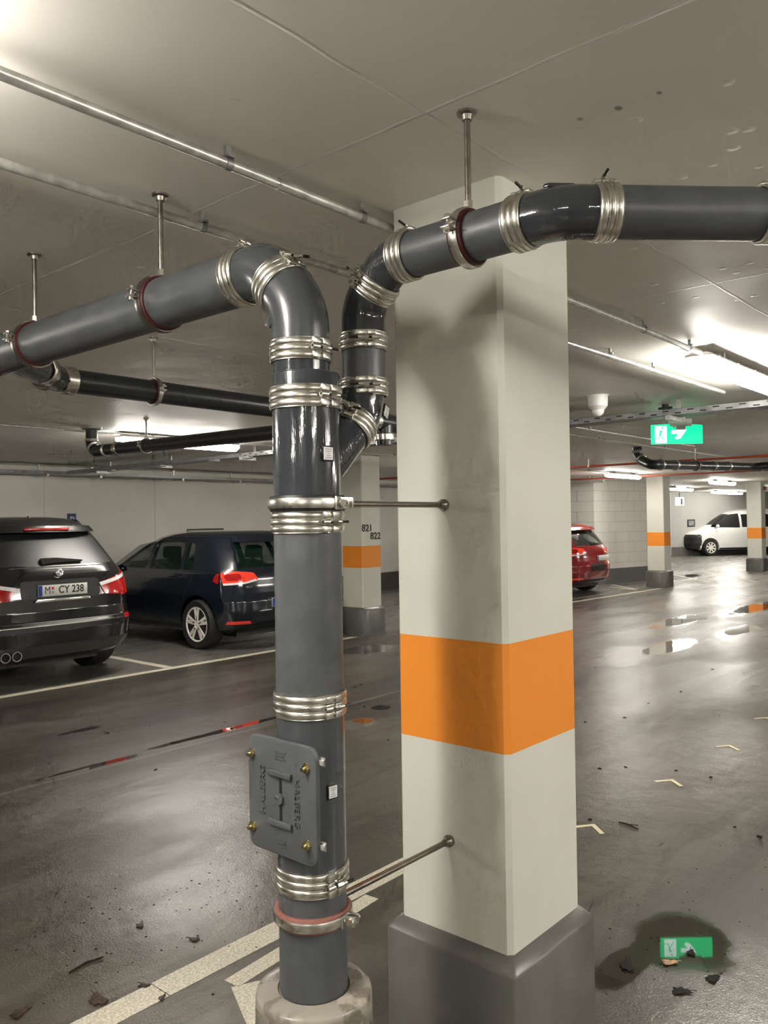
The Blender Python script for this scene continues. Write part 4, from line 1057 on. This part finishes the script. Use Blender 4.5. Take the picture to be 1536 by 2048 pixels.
def hatch_detail(t, C, badge=True):
    for s in (-1, 1):
        tl = obj('tail_light', C.patch(rounded([(s*a, b) for a, b in ((.40, .885), (.60, .845), (.820, .83), (.825, .92), (.815, .985), (.70, 1.0), (.46, .975))], .03), 'rear', 1, .008, .02), 'lamp_red_bright', t, **L_)
        obj('side_lens', C.patch(rounded([(.32, .84), (.42, .87), (.40, .94), (.33, .98)], .02), 'side', s, .004, .010), 'lamp_red', tl, **L_)
        obj('lens_base', C.patch([(s*a, b) for a, b in ((.42, .872), (.60, .838), (.82, .825), (.82, .85), (.60, .862), (.45, .895))], 'rear', 1, .011, .006), 'lamp_clear', tl, **L_)
        obj('lens_ring', C.patch(rounded([(s*a, b) for a, b in ((.64, .885), (.80, .88), (.80, .965), (.64, .97))], .035), 'rear', 1, .011, .004), 'lamp_red', tl, **L_)
        obj('reflector', C.patch([(s*a, b) for a, b in ((.52, .335), (.56, .375), (.80, .375), (.80, .335))], 'rear', 1, .006, .01), 'lamp_red_bright', t, **L_)
    obj('spoiler', C.patch(rounded([(-.54, 1.355), (.54, 1.355), (.50, 1.42), (-.50, 1.42)], .02), 'rear', 1, .10, .11), 'car_blue' if badge else 'car_red', t, **L_)
    obj('brake_lamp', MB().box((-.16, .305, 1.36), (.16, .33, 1.375)), 'lamp_red', t, **L_)
    obj('plate_recess', C.patch(rounded([(-.32, .50), (.32, .50), (.32, .66), (-.32, .66)], .04), 'rear', 1, .002, .01), 'plastic_black', t, **L_)
    obj('lower_bumper', C.patch(rounded([(-.82, .27), (.82, .27), (.80, .32), (-.80, .32)], .02), 'rear', 1, .005, .02), 'plastic_black', t, **L_)
    obj('wiper', MB().prism(rounded([(-.03, 0), (.40, .012), (.40, .022), (-.04, .05)], .01), (-.05, .125, 1.035), (1, 0, 0), (0, .6, 1), .015), 'black_gloss', t, **L_)
    for s in (-1, 1):
        obj('door_handle', MB().box((min(s*.878, s*.905), 1.18, .905), (max(s*.878, s*.905), 1.36, .925)), 'car_blue' if badge else 'car_red', t, bevel=.006, **L_)
        for y in (): obj('window_pillar', C.patch([(y-.03, .99), (y+.03, .99), (y+.03, 1.38), (y-.03, 1.38)], 'side', s, .002, .004), 'black_gloss', t, **L_)
        obj('door_gap', C.patch([(.80, .98), (.81, .98), (1.03, .62), (1.02, .62)], 'side', s, .001, .003), 'plastic_black', t, **L_)
        obj('door_gap', C.patch([(1.875, .30), (1.883, .30), (1.883, .98), (1.875, .98)], 'side', s, .001, .003), 'plastic_black', t, **L_)
        obj('sill', C.patch([(1.1, .24), (2.95, .24), (2.95, .29), (1.1, .29)], 'side', s, .004, .01), 'plastic_black', t, **L_)
hatch_detail(gf, C)
plate(gf, .0, -.008, .585, ('M', ''))
text('badge_word', 'GOLF', .035, (-.56, .062, .80), (1, 0, 0), (0, 0, 1), .002, 'chrome', gf, local=True, sx=1.3)
RD = dict(GF); RD['paint'] = 'car_red'; RD['glass'] = 'glass_smoke'
rc, C = make_car('car', 'red car mostly hidden behind the big column, only its rear corner shows', (15.85, 7.86, 0), 0, RD)
hatch_detail(rc, C, False); plate(rc, .24, .018, .76, None)
# white van
VN = dict(paint='car_white', cr=.16, cf=.55, wr=.335, wy=(1.02, 4.22), track=.955, ww=.215, rim=.215, seats=(3.1, 1.9), mirror=3.95, belt=1.12, glass='glass_dark', cav=.7, spokes=8, twin=False,
  table=[(.24, .12, 5.0, .90), (.32, .03, 5.10, .95), (.50, 0, 5.14, .96), (.75, .0, 5.13, .965), (.88, .01, 5.05, .965), (1.0, .02, 4.82, .96), (1.10, .03, 4.45, .95), (1.18, .04, 4.20, .94), (1.30, .05, 3.98, .925), (1.50, .07, 3.66, .89), (1.70, .09, 3.25, .84), (1.80, .12, 2.95, .80), (1.87, .18, 2.6, .72), (1.90, .35, 2.2, .55)],
  side_windows=[('f', [(4.05, 1.15), (3.45, 1.62), (2.85, 1.70), (2.85, 1.12)]), ('m', [(2.75, 1.14), (2.75, 1.66), (1.45, 1.66), (1.45, 1.14)])],
  rear_window=[(-.7, 1.15), (.7, 1.15), (.66, 1.65), (-.66, 1.65)], front_window=[(-.80, 1.25), (.80, 1.25), (.72, 1.68), (-.72, 1.68)])
# nose at the left of the picture, tail to the right and slightly farther away
vdir = -(r0*.972+f0*.235).normalized(); rzv = math.atan2(vdir.y, vdir.x)-PI/2
fw_ = V((33.55, 11.75, 0)); near = V((-vdir.y, vdir.x, 0)); near = near if near.dot(-f0) > 0 else -near
org = fw_-near*.955-vdir*4.22
vn, C = make_car('van', 'white van parked sideways behind the farthest column', tuple(org), rzv, VN)
vn['category'] = 'van'
for s in (-1, 1):
    obj('headlight', C.patch([(4.60, .95), (4.88, .84), (4.80, .98)], 'side', s, .004, .012), 'lamp_clear', vn, **L_)
    obj('sill', C.patch([(1.45, .25), (3.8, .25), (3.8, .32), (1.45, .32)], 'side', s, .004, .01), 'plastic_black', vn, **L_)
vb = [c for c in vn.children if c.name.startswith('body')][0]
split_off(vb, 'front_bumper', 'plastic_black', lambda p: p.y > 4.60+max(0, .55-p.z)*.2 and p.z < .86 and (p.y-4.22)**2+(p.z-.345)**2 > .15, vn)
# ------------------------------------------------------------------ things lying on the floor
def leaf(x, y, s, rot, m, label, curl=.25, group='wet leaves on the floor'):
    t = thing('leaf', label, 'leaf', (x, y, 0), group=group)
    rnd = random.Random(int(x*1000)); n = 14; vs = []; fs = []
    rim = []
    for k in range(n):
        q = 2*PI*k/n; rr = s*(.55+.45*abs(math.cos(q*1.5+.4))*rnd.uniform(.7, 1.15)) * (1 if k % 2 else .8)
        rim.append((rr*math.cos(q), rr*.62*math.sin(q)))
    for lay in (0, .0022):
        vs.append((x, y, .003+lay))
        for a, b in rim:
            ca, sa = math.cos(rot), math.sin(rot)
            vs.append((x+a*ca-b*sa, y+a*sa+b*ca, .002+lay+curl*s*rnd.uniform(0, .5)*(abs(a)+abs(b))/s*.35))
    for k in range(n):
        k2 = (k+1) % n
        fs += [(0, 1+k, 1+k2), (n+1, n+2+k2, n+2+k), (1+k, n+2+k, n+2+k2, 1+k2)]
    obj('blade', MB().add(vs, fs), m, t, ang=80)
    d = V((math.cos(rot), math.sin(rot), 0)); o = V((x, y, .004))
    obj('stalk', MB().tube([o+d*s*.5, o+d*s*.9+V((0, 0, .004)), o+d*s*1.25+V((0, 0, .002))], .0013, 6), m, t)
    return t
leaf(1.245, 2.70, .045, .3, 'leaf_brown', 'large brown wet leaf at the lower left corner')
leaf(1.45, 2.57, .055, 1.4, 'leaf_brown', 'dark crumpled leaf touching the pale line, near the bottom left')
leaf(1.83, 2.91, .03, .8, 'leaf_brown', 'small dark leaf with a stalk in the bright floor reflection')
leaf(1.90, 2.65, .028, 2.2, 'leaf_brown', 'faint dark leaf between the bright reflection and the pale line')
leaf(1.60, 2.52, .026, 1.9, 'leaf_brown', 'small dark leaf just above the pale line, left of the stack')
leaf(1.595, 2.41, .022, .5, 'leaf_brown', 'single dark leaf lying on the pale line')
leaf(2.885, 1.185, .036, -.7, 'leaf_tan', 'pale tan curled leaf below the green reflection', .9)
leaf(2.77, 1.29, .050, .5, 'dirt', 'wet black leaf clump left of the tan leaf', .8)
leaf(2.735, 1.085, .042, -.9, 'dirt', 'wet black leaf clump right of and below the tan leaf', .8)
leaf(2.88, 1.03, .038, -.2, 'dirt', 'dark twisted leaf near the right edge, below the green reflection', .8)
leaf(3.00, 1.15, .030, .4, 'dirt', 'small black leaf lying across the green reflection', .4)
def twig(p, q, label):
    t = thing('twig', label, 'twig', (*p, 0), group='twigs on the floor')
    a, b = V((*p, .004)), V((*q, .004)); m_ = (a+b)/2+V((.01, .012, .002))
    obj('stem', MB().tube([a, m_, b], [.003, .0045, .002], 8), 'dirt', t)
    obj('side_stem', MB().tube([m_, m_+(b-a)*.3+V((.02, -.015, .002))], .0018, 6), 'dirt', t)
twig((1.47, 2.80), (1.60, 2.80), 'thin dark twig in the lower left part of the floor')
twig((4.05, 1.92), (4.02, 1.80), 'thin dark twig right of the big column')
# corner strips of tape
def tape(x, y, label):
    t = thing('tape_corner', label, 'tape', (x, y, 0), group='bent strips of yellow tape on the floor')
    a, b, c = V((-.04, .062, .0006)), V((.045, .0, .0006)), V((-.03, -.085, .0006))
    mb = MB()
    for p, q, h in ((a, b, .0012), (b, c, .0016)):
        d = (q-p).normalized(); mb.obox((p+q)/2+V((x, y, h/2)), d, (-d.y, d.x, 0), (0, 0, 1), (q-p).length/2+.008, .0125, h/2)
    obj('strip', mb, 'tape', t, smooth=False)
tape(3.89, 2.01, 'bent tape strip right beside the big column'); tape(4.86, 1.98, 'bent tape strip in the middle of the right-hand floor')
tape(5.84, 1.96, 'bent tape strip farther back on the right-hand floor'); tape(6.83, 2.0, 'bent tape strip at the right edge of the picture')
o = thing('floor_drain', 'small round dark floor drain left of the big column', 'drain', (5.29, 4.67, 0))
obj('grate', MB().lathe([(.0, .085), (.003, .085), (.004, .078), (.002, .07), (.002, 0.001)], (5.29, 4.67, 0), (0, 0, 1), 28), 'dark_iron', o)
mb = MB()
for k in range(-3, 4): mb.box((5.23, 4.67+k*.018-.003, .002), (5.35, 4.67+k*.018+.003, .0045))
obj('slats', mb, 'dark_iron', o, smooth=False)
# scattered crumbs of dirt
mb = MB(); rnd = random.Random(11)
def crumb(x, y, s):
    n = 6; a0 = rnd.uniform(0, 6); pts = [(s*rnd.uniform(.5, 1.2)*math.cos(a0+k*PI/3), s*.6*rnd.uniform(.5, 1.2)*math.sin(a0+k*PI/3)) for k in range(n)]
    an = rnd.uniform(0, 3.14); ca, sa = math.cos(an), math.sin(an)
    mb.add([(x+a*ca-b*sa, y+a*sa+b*ca, .0002) for a, b in pts]+[(x+.5*(a*ca-b*sa), y+.5*(a*sa+b*ca), s*.35) for a, b in pts], [list(range(n))[::-1], list(range(n, 2*n))]+[(k, (k+1) % n, n+(k+1) % n, n+k) for k in range(n)])
for i in range(330):
    d_ = rnd.uniform(0, 1)
    if i < 150: x, y = rnd.gauss(1.95, .40), rnd.gauss(2.85, .35); s = rnd.uniform(.002, .0085)
    elif i < 260: x, y = rnd.gauss(3.1, .45), rnd.gauss(1.15, .30); s = rnd.uniform(.002, .008)
    else: x, y = rnd.uniform(3, 9), rnd.uniform(1.2, 6); s = rnd.uniform(.006, .022)
    if 1.90 < x < 2.40 and 1.20 < y < 1.70 or (x-SX)**2+(y-SY)**2 < .03: continue
    crumb(x, y, s)
tag(obj('dirt_crumbs', mb, 'dirt', smooth=False), 'scattered dark crumbs of dirt on the wet floor', 'dirt', kind='stuff')
